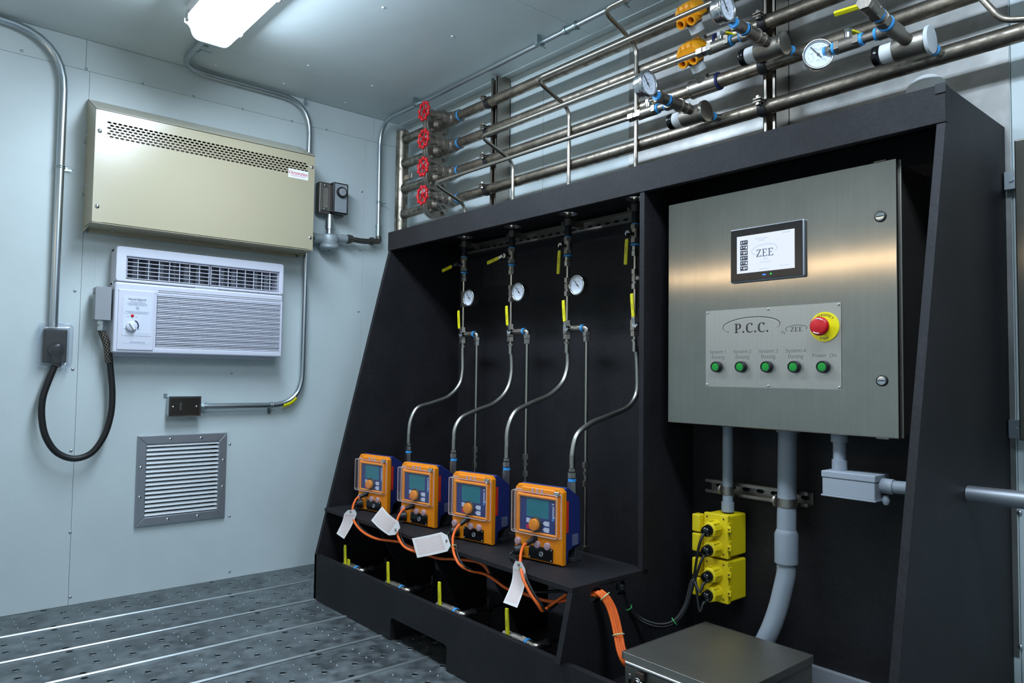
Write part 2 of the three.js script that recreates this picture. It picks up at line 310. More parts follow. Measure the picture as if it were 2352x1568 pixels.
// ================================================================== LAMPS
for (const [z0, z1, where] of [[0.60, 1.86, 'near the heater wall'], [2.75, 4.01, 'over the middle of the room']]) { // vapour tight ceiling lamps in a row
  const o = thing('ceiling_lamp', `long white glowing lamp on the ceiling ${where}`, 'lamp', 'ceiling lamps');
  const x = -1.335;
  const body = new THREE.Shape(); body.moveTo(x - 0.105, H - 0.001); body.lineTo(x + 0.105, H - 0.001); body.lineTo(x + 0.105, H - 0.05); body.lineTo(x - 0.105, H - 0.05); body.lineTo(x - 0.105, H - 0.001);
  part(o, 'housing', extZ(body, z0 + 0.02, z1 - 0.02, 0.012), M.white);
  const s = new THREE.Shape(); s.moveTo(x - 0.108, H - 0.05); s.lineTo(x + 0.108, H - 0.05); s.lineTo(x + 0.108, H - 0.066); s.quadraticCurveTo(x + 0.088, H - 0.068, x + 0.082, H - 0.09); s.quadraticCurveTo(x + 0.074, H - 0.122, x + 0.045, H - 0.124);
  s.lineTo(x - 0.045, H - 0.124); s.quadraticCurveTo(x - 0.074, H - 0.122, x - 0.082, H - 0.09); s.quadraticCurveTo(x - 0.088, H - 0.068, x - 0.108, H - 0.066); s.lineTo(x - 0.108, H - 0.05);
  const glow = std({ color: hexc('#eef2f2'), roughness: 0.4, emissive: LAMP_COLOR, emissiveIntensity: LENS_GLOW });
  part(o, 'lens', extZ(s, z0 + 0.03, z1 - 0.03, 0), glow);
  const frosted = std({ color: hexc('#eef2f2'), roughness: 0.4, emissive: LAMP_COLOR, emissiveIntensity: 0.9 });
  for (const [a, b, e] of [[z0, z0 + 0.03, 0], [z1 - 0.03, z1, 0]]) part(o, 'lens_end', extZ(s.clone(), a, b, 0.012), frosted);
  for (const sx of [-1, 1]) { const R = new THREE.RectAreaLight(LAMP_COLOR, LAMP_SIDE, 1.2, 0.055); R.position.set(x + sx * 0.116, H - 0.092, (z0 + z1) / 2); R.lookAt(x + sx, H - 0.092 - 0.8, (z0 + z1) / 2); R.name = 'lamp_light'; o.add(R); }
  for (const z of [z0 + 0.06, z0 + 0.45, z0 + 0.85, z1 - 0.06]) for (const sx of [-1, 1]) part(o, 'clip', box(x + sx * 0.104, x + sx * 0.114, H - 0.078, H - 0.035, z - 0.012, z + 0.012, 0.004), M.chrome);
  const L = new THREE.RectAreaLight(LAMP_COLOR, LAMP, 0.15, 1.2); L.position.set(x, H - 0.13, (z0 + z1) / 2); L.rotation.x = -Math.PI / 2; L.name = 'lamp_light'; o.add(L);
  finish(o);
}
{ // warm strip lamp on the far side wall, mirrored as a band in the brushed control panel
  const o = thing('wall_lamp', 'slim warm strip lamp on the wall opposite the cabinet', 'lamp');
  part(o, 'housing', box(XL, XL + 0.03, 1.73, 1.79, 0.15, 3.0, 0.006), M.white);
  part(o, 'diffuser', box(XL + 0.03, XL + 0.045, 1.75, 1.77, 0.18, 2.97, 0.004), std({ color: hexc('#fff4e0'), emissive: WARM_COLOR, emissiveIntensity: 4, roughness: 0.4 }));
  const L = new THREE.RectAreaLight(WARM_COLOR, WARM, 2.7, 0.02); L.position.set(XL + 0.05, 1.76, 1.575); L.rotation.y = -Math.PI / 2; L.name = 'lamp_light'; o.add(L);
  finish(o);
}

// ================================================================== ON THE HEATER WALL
function strapZ(o, x, y, z, r, along, mat = M.zinc) {     // one-hole strap over a conduit on the wall z = 0
  const d = along === 'x' ? V(1, 0, 0) : V(0, 1, 0), c = V(x, y, z);
  const s = part(o, 'strap', [ring(c, d, r + 0.0015, 0.0022, 18, 6), ring(c.clone().addScaledVector(d, 0.008), d, r + 0.0015, 0.0022, 18, 6),
    along === 'x' ? box(x - 0.004, x + 0.012, y - r - 0.03, y - r, 0.0, 0.004) : box(x + r, x + r + 0.03, y - 0.004, y + 0.012, 0, 0.004),
    along === 'x' ? cyl(V(x + 0.004, y - r - 0.012, 0.004), V(x + 0.004, y - r - 0.012, 0.03), 0.003, 0.003, 8) : cyl(V(x + r + 0.01, y + 0.004, z), V(x + r + 0.032, y + 0.004, z), 0.003, 0.003, 8)], mat);
  return s;
}
{ // conduit down to the outlet
  const o = thing('electrical_conduit', 'bent metal conduit running down to the clear outlet cover', 'conduit', 'wall conduits');
  part(o, 'pipe', bent([V(-2.9, 2.482, 0.03), V(-1.766, 2.474, 0.03), V(-1.765, 1.20, 0.03)], 0.24, 0.0165, 18), M.galv);
  strapZ(o, -1.765, 1.895, 0.03, 0.0165, 'y'); finish(o);
}
{ // conduit from the lamp round the heater to the switch box
  const o = thing('electrical_conduit', 'bent metal conduit from the ceiling lamp past the heater to the switch box', 'conduit', 'wall conduits');
  part(o, 'pipe', [bent([V(-1.31, 2.474, 0.66), V(-1.30, 2.474, 0.032), V(-0.627, 2.474, 0.032), V(-0.631, 0.853, 0.032), V(-1.14, 0.853, 0.032)], 0.17, 0.0145, 18)], M.galv);
  part(o, 'coupling', cyl(V(-0.66, 2.474, 0.032), V(-0.658, 2.474, 0.032), 0.016), M.galv);
  part(o, 'coupling', [cyl(V(-1.15, 0.853, 0.032), V(-1.118, 0.853, 0.032), 0.018), hex(V(-1.146, 0.853, 0.032), V(-1.136, 0.853, 0.032), 0.023)], M.zinc);
  strapZ(o, -0.80, 0.853, 0.032, 0.0145, 'x');
  part(o, 'strap', [ring(V(-1.3, 2.474, 0.30), V(0, 0, 1), 0.016, 0.002, 18, 6), box(-1.285, -1.25, 2.494, 2.5, 0.294, 0.306), cyl(V(-1.285, 2.474, 0.3), V(-1.235, 2.474, 0.3), 0.003, 0.003, 8)], M.zinc);
  part(o, 'sticker', bent([V(-0.735, 0.8545, 0.032), V(-0.695, 0.866, 0.032), V(-0.668, 0.893, 0.032)], 0.03, 0.0152, 14), M.yellow);
  finish(o);
}
{ // conduit in the corner and on along the ceiling
  const o = thing('electrical_conduit', 'thin metal conduit rising beside the corner and running along the ceiling', 'conduit', 'wall conduits');
  part(o, 'pipe', bent([V(-0.197, 1.85, 0.035), V(-0.2, 2.474, 0.035), V(-0.19, 2.474, 0.4), V(-0.19, 2.474, 3.6)], 0.15, 0.0125, 16), M.galv);
  part(o, 'coupling', [cyl(V(-0.197, 1.80, 0.035), V(-0.197, 1.872, 0.035), 0.0155), cyl(V(-0.197, 1.862, 0.035), V(-0.197, 1.872, 0.035), 0.018)], M.zinc);
  part(o, 'coupling', [cyl(V(-0.19, 2.474, 1.53), V(-0.19, 2.474, 1.61), 0.016), cyl(V(-0.19, 2.474, 1.535), V(-0.19, 2.474, 1.548), 0.019), cyl(V(-0.19, 2.474, 1.592), V(-0.19, 2.474, 1.605), 0.019)], M.zinc);
  strapZ(o, -0.197, 2.0, 0.035, 0.0125, 'y');
  for (const z of [0.42, 1.385, 1.86]) part(o, 'strap', [ring(V(-0.19, 2.474, z), V(0, 0, 1), 0.0145, 0.0022, 18, 6), ring(V(-0.19, 2.474, z + 0.01), V(0, 0, 1), 0.0145, 0.0022, 18, 6), box(-0.225, -0.2, 2.455, H, z - 0.003, z + 0.013), cyl(V(-0.22, 2.462, z + 0.005), V(-0.165, 2.456, z + 0.005), 0.003, 0.003, 8)], M.zinc);
  finish(o);
}
{ // wall heater
  const o = thing('wall_heater', 'cream metal wall heater with a slotted grille and red lettered badge', 'heater');
  const x0 = -1.668, x1 = -0.671, yb = 1.652, yt = 2.137, zf = 0.2;
  const holes = [];
  for (let r = 0; r < 6; r++) for (let i = 0; i < 44; i++) { const x = x0 + 0.052 + i * 0.0207 + (r % 2 ? 0.0103 : 0); if (x < x1 - 0.035) holes.push(holePath(x, yt - 0.05 - r * 0.0122, 0.0088, 0.0044, 10)); }
  const front = extZ([[x0, yb], [x1, yb], [x1, yt], [x0, yt]], zf - 0.003, zf, 0, holes);
  part(o, 'front_panel', front, M.cream);
  const prof = [[0.001, 1.635], [0.03, 1.63], [zf - 0.002, yb], [zf - 0.002, yt], [0.02, 2.225], [0.001, 2.228]];   // (z, y)
  for (const x of [x0, x1 - 0.003]) part(o, 'side_panel', extX(prof, x, x + 0.003), M.cream);
  part(o, 'top_panel', extX([[0.001, 2.228], [0.02, 2.226], [zf, yt + 0.001], [zf, yt - 0.003], [0.02, 2.222], [0.001, 2.224]], x0, x1), M.cream);
  const bh = []; for (let i = 0; i < 40; i++) for (const q of [0, 1]) bh.push(holePath(x0 + 0.12 + i * 0.0195 + q * 0.009, -(0.13 + q * 0.014), 0.0075, 0.004, 8));
  part(o, 'bottom_panel', extY([[x0, 0.03], [x1, 0.03], [x1, zf], [x0, zf]], 1.646, 1.649, 0, bh), M.cream);
  part(o, 'bottom_flange', box(x0 + 0.02, x1 - 0.02, 1.632, 1.648, 0.0, 0.032), M.cream);
  part(o, 'bottom_lip', box(x0, x0 + 0.035, yb - 0.002, yb + 0.004, zf, zf + 0.002), M.cream); part(o, 'bottom_lip', box(x1 - 0.025, x1, yb - 0.002, yb + 0.004, zf, zf + 0.002), M.cream);
  part(o, 'inner_baffle', box(x0 + 0.01, x1 - 0.01, 1.66, 2.12, 0.14, 0.15), M.brown);
  for (const [x, y] of [[x0 + 0.016, yt - 0.095], [x0 + 0.018, yb + 0.065], [x1 - 0.014, yt - 0.06], [x1 - 0.014, yb + 0.06]]) screwHead(o, V(x, y, zf), V(0, 0, 1), 0.009, M.chrome);
  for (const x of [-1.56, -1.23, -0.92]) screwHead(o, V(x, 1.645, 0.06), V(0, -1, 0), 0.007, M.galv);
  for (const [y, z] of [[2.06, 0.03], [1.83, 0.05]]) screwHead(o, V(x0, y, z), V(-1, 0, 0), 0.008, M.galv);
  const badge = canvasTex(512, 200, (g, w, h) => { g.fillStyle = '#eef0f2'; g.fillRect(0, 0, w, h); text(g, 'Chromalox', w / 2, 82, 92, '#c01030', 'sans-serif', 'center', 'bold'); g.fillStyle = '#c01030'; g.fillRect(50, 128, 415, 5); text(g, 'PRECISION HEAT AND CONTROL', w / 2, 152, 25, '#c0405a', 'sans-serif', 'center', 'bold'); });
  printZ(o, 'badge', -0.812, -0.706, 2.003, 2.048, zf, badge);
  finish(o);
}
{ // air conditioner
  const o = thing('air_conditioner', 'white wall air conditioner with louvred front and round dial', 'air conditioner');
  const x0 = -1.552, x1 = -0.786, yb = 1.1, yt = 1.572, zf = 0.12;
  part(o, 'body', [box(x0 + 0.003, x1 - 0.012, yb + 0.004, yt - 0.006, 0.002, 0.012, 0.002), box(x0 + 0.003, x0 + 0.012, yb + 0.004, yt - 0.006, 0.01, 0.085), box(x1 - 0.021, x1 - 0.012, yb + 0.004, yt - 0.006, 0.01, 0.085), box(x0 + 0.003, x1 - 0.012, yt - 0.014, yt - 0.006, 0.01, 0.085), box(x0 + 0.003, x1 - 0.012, yb + 0.004, yb + 0.012, 0.01, 0.085), box(x0 + 0.003, x1 - 0.012, 1.405, 1.415, 0.01, 0.085)], M.acWhite);
  part(o, 'sleeve', box(x0 - 0.008, x1 - 0.02, yb - 0.014, yb + 0.004, 0.002, 0.06), M.acWhite);
  const gx0 = x0 + 0.042, gx1 = x1 - 0.022, gy0 = 1.428, gy1 = 1.53, ym = 1.413;
  const upper = roundRect(x0, x1, ym + 0.003, yt, 0.014); const gh = new THREE.Path(); gh.moveTo(gx0, gy0); gh.lineTo(gx0, gy1); gh.lineTo(gx1, gy1); gh.lineTo(gx1, gy0); gh.lineTo(gx0, gy0);
  part(o, 'upper_panel', extZ(upper, 0.06, zf, 0.004, [gh]), M.acWhite);
  part(o, 'air_duct', [box(gx0 - 0.01, gx1 + 0.01, gy0 - 0.008, gy1 + 0.01, 0.014, 0.02)], M.filter);
  for (let i = 0; i < 12; i++) part(o, 'vane', flat(box(-0.002, 0.002, gy0 + 0.004, gy1 - 0.004, -0.011, 0.011).rotateY(i % 6 === 3 ? 0.1 : 0.65).translate(gx0 + 0.04 + i * 0.055, 0, 0.09)), M.filter);
  const xm = (gx0 + gx1) / 2 + 0.012;
  for (const [a, b] of [[gx0 + 0.004, xm - 0.004], [xm + 0.004, gx1 - 0.004]]) {
    const fr = [];
    for (let i = 0; i < 6; i++) part(o, 'grille_bar', box(a, b, gy0 + 0.006 + i * 0.018 - 0.0014, gy0 + 0.006 + i * 0.018 + 0.0014, zf - 0.012, zf - 0.006, 0.001), M.acSlat);
    for (let i = 0; i <= 8; i++) { const x = a + (b - a) * i / 8; part(o, 'grille_bar', box(x - 0.0013, x + 0.0013, gy0 + 0.006, gy0 + 0.096, zf - 0.016, zf - 0.009, 0.001), M.acSlat); }
  }
  part(o, 'lower_panel_top', box(x0 - 0.002, x1 - 0.002, ym - 0.05, ym, 0.06, zf + 0.004, 0.01), M.acWhite);
  part(o, 'pull_notch', box(-1.215, -1.11, ym - 0.006, ym + 0.008, zf - 0.012, zf - 0.002), M.greyBox);
  const sx0 = x0 + 0.175, sx1 = x1 - 0.014, sy0 = yb + 0.028, sy1 = ym - 0.024;
  part(o, 'lower_panel', [box(x0 - 0.002, sx0 - 0.002, yb, ym - 0.03, 0.06, zf + 0.004, 0.008), box(sx0 - 0.01, x1 - 0.002, yb, sy0, 0.06, zf + 0.004, 0.008), box(sx1, x1 - 0.002, yb, ym - 0.03, 0.06, zf + 0.004, 0.006)], M.acWhite);
  part(o, 'air_filter', box(sx0 - 0.008, sx1 + 0.004, sy0 - 0.012, sy1 + 0.012, 0.05, 0.062), M.filter);
  const N = 33; for (let i = 0; i < N; i++) { const y = sy0 + 0.002 + (sy1 - sy0 - 0.004) * i / (N - 1), w = i % 3 === 0 ? 0.0030 : 0.0021; part(o, 'slat', box(sx0 - 0.002, sx1 + 0.002, y - w, y + w, 0.1, zf + 0.004, 0.001), M.acSlat); }
  const cx0 = x0 + 0.012, cx1 = sx0 - 0.014;
  part(o, 'control_cover', box(cx0, cx1, yb + 0.012, ym - 0.032, zf, zf + 0.009, 0.005), M.acWhite);
  part(o, 'label_recess', box(cx0 + 0.018, cx1 - 0.012, yb + 0.075, ym - 0.06, zf + 0.0085, zf + 0.0098, 0.0005), M.acSlat);
  const lab = canvasTex(512, 760, (g, w, h) => {
    g.fillStyle = '#d2d7e4'; g.fillRect(0, 0, w, h); text(g, 'Hazardgard.', w / 2, 50, 58, '#30344a', 'sans-serif', 'center', 'bold');
    ['UNIT IS SUITABLE FOR USE IN', 'CLASS I DIVISION 2 GROUPS A B C D', 'AND NON HAZARDOUS LOCATIONS ONLY', 'OPERATING TEMPERATURE CODE T3B'].forEach((s, i) => text(g, s, w / 2, 100 + i * 22, 19, '#3a3e52', 'sans-serif', 'center', 'bold'));
    g.lineWidth = 5; g.strokeStyle = '#3a3e52'; g.beginPath(); g.arc(w / 2, 220, 26, 0, 7); g.stroke(); text(g, 'UL', w / 2, 220, 30, '#3a3e52', 'sans-serif', 'center', 'bold'); text(g, 'LISTED', w / 2 + 20, 256, 16, '#3a3e52');
    text(g, 'THIS EQUIPMENT MUST BE INSTALLED INDOORS', w / 2, 296, 19, '#3a3e52', 'sans-serif', 'center', 'bold'); text(g, 'SEE MANUAL BEFORE SERVICING THIS UNIT', w / 2, 318, 17, '#3a3e52', 'sans-serif', 'center', 'bold'); g.fillStyle = '#4a4e60'; g.fillRect(14, 334, w - 50, 4);
    text(g, 'OFF', 90, 395, 22, '#3a3e52', 'sans-serif', 'center', 'bold'); text(g, 'ON', 242, 395, 22, '#3a3e52', 'sans-serif', 'center', 'bold'); text(g, 'MIN', 40, 640, 24, '#3a3e52', 'sans-serif', 'center', 'bold'); text(g, 'MAX', 290, 640, 24, '#3a3e52', 'sans-serif', 'center', 'bold'); g.fillStyle = '#4a4e60'; g.fillRect(250, 725, 240, 4);
    g.lineWidth = 26; g.strokeStyle = '#23263a'; g.beginPath(); g.arc(165, 575, 118, -1.1, 0.45); g.stroke();
  });
  printZ(o, 'control_label', cx0 + 0.021, cx1 - 0.015, yb + 0.078, ym - 0.063, zf + 0.0098, lab);
  const brand = canvasTex(512, 64, (g, w, h) => { g.fillStyle = '#cfd4e2'; g.fillRect(0, 0, w, h); text(g, 'F R I E D R I C H', w / 2, h / 2, 46, '#40465a', 'sans-serif', 'center', 'bold'); });
  printZ(o, 'brand_mark', cx0 + 0.035, cx1 - 0.02, yb + 0.042, yb + 0.053, zf + 0.009, brand);
  const kx = cx0 + 0.055, ky = yb + 0.118;
  const dl = part(o, 'dial', lathe([[0.0225, 0], [0.0225, 0.006], [0.02, 0.016], [0.0, 0.017]], V(kx, ky, zf + 0.0098), V(0, 0, 1), 28), M.acSlat);
  part(dl, 'dial_grip', box(-0.004, 0.004, -0.019, 0.019, 0, 0.008, 0.003).rotateZ(0.6).translate(kx, ky, zf + 0.0255), M.white);
  part(o, 'indicator', [lathe([[0.0075, 0], [0.006, 0.004], [0, 0.006]], V(kx + 0.003, ky + 0.047, zf + 0.0098), V(0, 0, 1), 14)], M.red);
  part(o, 'rating_plate', box(x0 + 0.0015, x0 + 0.0035, 1.36, 1.42, 0.045, 0.075), M.white);
  finish(o);
}
{ // junction box on the air conditioner's side
  const o = thing('junction_box', 'small grey steel junction box on the side of the air conditioner', 'junction box');
  part(o, 'body', box(-1.622, -1.566, 1.243, 1.385, 0.03, 0.1, 0.002), M.greyPaint);
  part(o, 'cover', box(-1.624, -1.562, 1.241, 1.387, 0.1, 0.104, 0.001), M.greyPaint);
  part(o, 'connector', [cyl(V(-1.59, 1.243, 0.07), V(-1.59, 1.195, 0.07), 0.0165), hex(V(-1.59, 1.236, 0.07), V(-1.59, 1.224, 0.07), 0.021), hex(V(-1.59, 1.212, 0.07), V(-1.59, 1.198, 0.07), 0.02)], M.galv);
  part(o, 'screw', ball(V(-1.624, 1.36, 0.06), 0.004, 8), M.galv);
  finish(o);
}
{ // power cord loop
  const o = thing('power_cord', 'thick black cord looping from the outlet to the junction box', 'cord');
  const q = [[125, 842], [113, 870], [98, 915], [96, 960], [106, 1005], [132, 1040], [170, 1053], [207, 1042], [237, 1005], [254, 955], [258, 905], [254, 850], [248, 800]].map(([a, b], i) => onZ(a, b, 0.06));
  q.push(V(-1.59, 1.195, 0.068));
  part(o, 'cord', sweep(smooth(q, 70), 0.0135, 14), M.rubber);
  const pts = smooth([onZ(250, 832, 0.06), onZ(246, 795, 0.062), V(-1.59, 1.2, 0.068)], 14);
  part(o, 'grip_sleeve', sweep(pts, 0.0155, 14), std({ color: hexc('#8d867a'), map: texMesh, roughness: 0.5, metalness: 0.4 }), true);
  finish(o);
}
{ // outlet under a clear bubble cover
  const o = thing('outlet_cover', 'clear bubble cover over a black outlet and plug', 'outlet');
  const cx = -1.757, cy = 1.125;
  part(o, 'base', box(cx - 0.058, cx + 0.058, cy - 0.088, cy + 0.088, 0.001, 0.026, 0.012), M.milky);
  part(o, 'receptacle', box(cx - 0.042, cx + 0.044, cy - 0.074, cy + 0.07, 0.002, 0.04, 0.006), M.rubber);
  part(o, 'plug', [lathe([[0.031, 0], [0.033, 0.012], [0.028, 0.03], [0.02, 0.034], [0, 0.034]], V(cx + 0.004, cy - 0.02, 0.036), V(0, 0, 1), 22), box(cx - 0.014, cx + 0.024, cy - 0.095, cy - 0.02, 0.04, 0.066, 0.01)], M.blackGloss);
  part(o, 'bubble', box(cx - 0.06, cx + 0.062, cy - 0.092, cy + 0.09, 0.027, 0.085, 0.02), M.glassy);
  part(o, 'flange', extZ(roundRect(cx - 0.066, cx + 0.066, cy - 0.098, cy + 0.096, 0.02), 0.024, 0.03, 0.001, [(() => { const s = roundRect(cx - 0.056, cx + 0.058, cy - 0.088, cy + 0.086, 0.016); return new THREE.Path(s.getPoints(6).reverse()); })()]), M.milky);
  part(o, 'hinge', [box(cx - 0.03, cx - 0.005, cy + 0.09, cy + 0.103, 0.025, 0.04, 0.003), box(cx + 0.005, cx + 0.03, cy + 0.09, cy + 0.103, 0.025, 0.04, 0.003)], M.milky);
  finish(o);
}
{ // switch box
  const o = thing('switch_box', 'small chrome switch box at the end of the bent conduit', 'switch box');
  part(o, 'box', box(-1.293, -1.158, 0.812, 0.9, 0.0, 0.05, 0.003), M.galv);
  part(o, 'cover', box(-1.298, -1.15, 0.807, 0.904, 0.05, 0.054, 0.002), M.chrome);
  part(o, 'inner_plate', box(-1.29, -1.158, 0.815, 0.896, 0.054, 0.0555, 0.0006), std({ color: hexc('#6b6660'), metalness: 1, roughness: 0.28 }));
  part(o, 'toggle', box(-1.247, -1.236, 0.838, 0.873, 0.0555, 0.06, 0.001), M.chrome);
  for (const x of [-1.277, -1.172]) screwHead(o, V(x, 0.855, 0.0555), V(0, 0, 1), 0.005, M.chrome);
  part(o, 'ear', [box(-1.306, -1.29, 0.895, 0.915, 0, 0.003), box(-1.19, -1.175, 0.795, 0.812, 0, 0.003)], M.galv);
  finish(o);
}
{ // louvred vent
  const o = thing('vent_grille', 'square louvred vent with a riveted grey metal frame', 'vent');
  const x0 = -1.413, x1 = -1.008, y0 = 0.307, y1 = 0.721, w = 0.04;
  const mk = (pts) => extZ(pts, 0.0, 0.016, 0.003);
  part(o, 'frame', mk([[x0, y0], [x0 + w, y0 + w], [x0 + w, y1 - w], [x0, y1]]), M.alu); part(o, 'frame', mk([[x1, y0], [x1, y1], [x1 - w, y1 - w], [x1 - w, y0 + w]]), M.alu);
  part(o, 'frame', mk([[x0, y0], [x1, y0], [x1 - w, y0 + w], [x0 + w, y0 + w]]), M.alu); part(o, 'frame', mk([[x0, y1], [x0 + w, y1 - w], [x1 - w, y1 - w], [x1, y1]]), M.alu);
  const N = 17; for (let i = 0; i < N; i++) { const y = y0 + w + 0.012 + (y1 - y0 - 2 * w - 0.016) * i / (N - 1) ; part(o, 'louver', flat(box(x0 + w - 0.002, x1 - w + 0.002, -0.0012, 0.0012, -0.0078, 0.0078).rotateX(0.85).translate(0, y - 0.002, 0.0095)), M.louver); }
  for (const [x, y] of [[x0 + 0.14, y1 - 0.02], [x1 - 0.125, y1 - 0.02], [x0 + 0.14, y0 + 0.02], [x1 - 0.13, y0 + 0.02], [x0 + 0.016, y0 + 0.27], [x0 + 0.016, y0 + 0.135], [x1 - 0.016, y0 + 0.28], [x1 - 0.016, y0 + 0.15]]) screwHead(o, V(x, y, 0.0155), V(0, 0, 1), 0.007, M.chrome);
  finish(o);
}
{ // thermostat
  const o = thing('thermostat', 'bronze grey thermostat with a black round dial beside the heater', 'thermostat');
  part(o, 'base', box(-0.578, -0.425, 1.878, 2.055, 0.01, 0.06, 0.012), M.bronze);
  part(o, 'side_plate', box(-0.566, -0.512, 1.895, 2.045, 0.06, 0.066, 0.004), M.bronze);
  const np = canvasTex(96, 256, (g, w, h) => { g.fillStyle = '#8a847a'; g.fillRect(0, 0, w, h); for (let i = 0; i < 46; i++) { g.fillStyle = '#5c574f'; g.fillRect(8 + (i % 3) * 28, 10 + Math.floor(i / 3) * 15, 12 + rnd() * 12, 6); } });
  printZ(o, 'nameplate', -0.556, -0.53, 1.915, 2.02, 0.066, np);
  part(o, 'cover', box(-0.516, -0.428, 1.885, 2.052, 0.055, 0.105, 0.004), M.blackGloss);
  const fp = canvasTex(256, 512, (g, w, h) => { g.fillStyle = '#8d9398'; g.fillRect(0, 0, w, h); for (let i = 0; i < 7; i++) { const a = Math.PI * (1.05 + i * 0.15); g.fillStyle = '#222'; g.fillRect(w / 2 + Math.cos(a) * 104 - 3, 150 + Math.sin(a) * 104 - 3, 7, 7); } text(g, 'POWER   AUTO', w / 2, 470, 18, '#333'); });
  printZ(o, 'face', -0.508, -0.436, 1.892, 2.045, 0.105, fp);
  const dl = part(o, 'dial', lathe([[0.029, 0], [0.029, 0.012], [0.026, 0.016], [0, 0.016]], V(-0.47, 2.0, 0.1055), V(0, 0, 1), 28), M.rubber);
  part(dl, 'dial_cap', lathe([[0.021, 0], [0.02, 0.003], [0, 0.003]], V(-0.47, 2.0, 0.1215), V(0, 0, 1), 24), M.greyPaint);
  for (const y of [1.906, 2.034]) screwHead(o, V(-0.548, y, 0.066), V(0, 0, 1), 0.006, M.galv);
  finish(o);
}
{ // cast hub below the thermostat
  const o = thing('conduit_hub', 'grey cast conduit hub with fittings under the thermostat', 'conduit fitting');
  const c = V(-0.512, 1.755, 0.06);
  part(o, 'body', [lathe([[0, -0.0], [0.046, 0], [0.046, 0.045], [0.05, 0.047], [0.05, 0.075], [0.04, 0.08], [0.02, 0.086], [0, 0.086]], V(c.x, 1.688, c.z), UP, 28)], M.hub);
  part(o, 'cap', lathe([[0, -0.012], [0.012, -0.012], [0.013, -0.002], [0.044, 0], [0.052, 0.01], [0.052, 0.03], [0, 0.03]], V(c.x, 1.688, c.z), UP, 16), M.hub);
  part(o, 'elbow', bent([V(-0.66, 1.742, 0.06), V(-0.55, 1.742, 0.06), V(-0.515, 1.742, 0.06)], 0.03, 0.026, 18), M.hub);
  part(o, 'nipple', [cyl(V(-0.668, 1.742, 0.06), V(-0.6, 1.742, 0.06), 0.024), hex(V(-0.655, 1.742, 0.06), V(-0.642, 1.742, 0.06), 0.031), hex(V(-0.622, 1.742, 0.06), V(-0.608, 1.742, 0.06), 0.031)], M.galv);
  part(o, 'riser', [cyl(V(-0.512, 1.76, 0.06), V(-0.512, 1.88, 0.06), 0.019), cyl(V(-0.512, 1.80, 0.06), V(-0.512, 1.86, 0.06), 0.024)], M.galv);
  part(o, 'outlet', [cyl(V(-0.47, 1.76, 0.06), V(-0.41, 1.76, 0.06), 0.0225)], M.hub);
  finish(o);
}
{ // flexible conduit to the corner conduit
  const o = thing('flexible_conduit', 'short dark flexible conduit between the cast hub and corner conduit', 'conduit');
  part(o, 'gland', [cyl(V(-0.412, 1.76, 0.06), V(-0.375, 1.765, 0.06), 0.021), hex(V(-0.408, 1.76, 0.06), V(-0.39, 1.762, 0.06), 0.027)], M.steelBack);
  part(o, 'hose', sweep(smooth([V(-0.38, 1.764, 0.06), V(-0.33, 1.762, 0.06), V(-0.27, 1.766, 0.055), V(-0.235, 1.772, 0.05)], 60), (t) => 0.0145 + 0.0016 * Math.sin(t * 150), 14), M.steelBack);
  part(o, 'elbow', [bent([V(-0.245, 1.771, 0.05), V(-0.197, 1.776, 0.045), V(-0.197, 1.805, 0.037)], 0.03, 0.0165, 16), hex(V(-0.255, 1.77, 0.05), V(-0.24, 1.771, 0.05), 0.025)], M.steelBack);
  finish(o);
}

// ================================================================== PIPES OVER THE CABINET
const PX = -0.12, PY = [2.352, 2.209, 2.066, 1.922], RX = -0.343, ZL = [0.80, 1.163, 1.525, 1.888];
const ORD = ['top', 'second', 'third', 'bottom'];
const NTH = ['nearest the pale heater wall', 'second from the pale heater wall', 'third from the pale heater wall', 'beside the black divider'];
{
  const o = thing('manifold_pipe', 'thick upright steel manifold pipe in the corner', 'pipe');
  part(o, 'pipe', lathe([[0, 0], [0.036, 0], [0.036, 0.775], [0.033, 0.779], [0, 0.779]], V(PX, 1.626, 0.15), UP, 28), M.header);
  part(o, 'top_cap', lathe([[0.0365, 0], [0.0365, 0.01], [0.032, 0.013], [0, 0.013]], V(PX, 2.395, 0.15), UP, 28), M.cast);
  for (const y of PY) part(o, 'weld_ring', ring(V(PX, y, 0.187), V(0, 0, 1), 0.027, 0.004, 24, 6), M.cast);
  part(o, 'mounting_lug', box(PX + 0.0, PX + 0.012, 2.115, 2.15, 0.185, 0.255, 0.005), M.cast);
  finish(o);
}
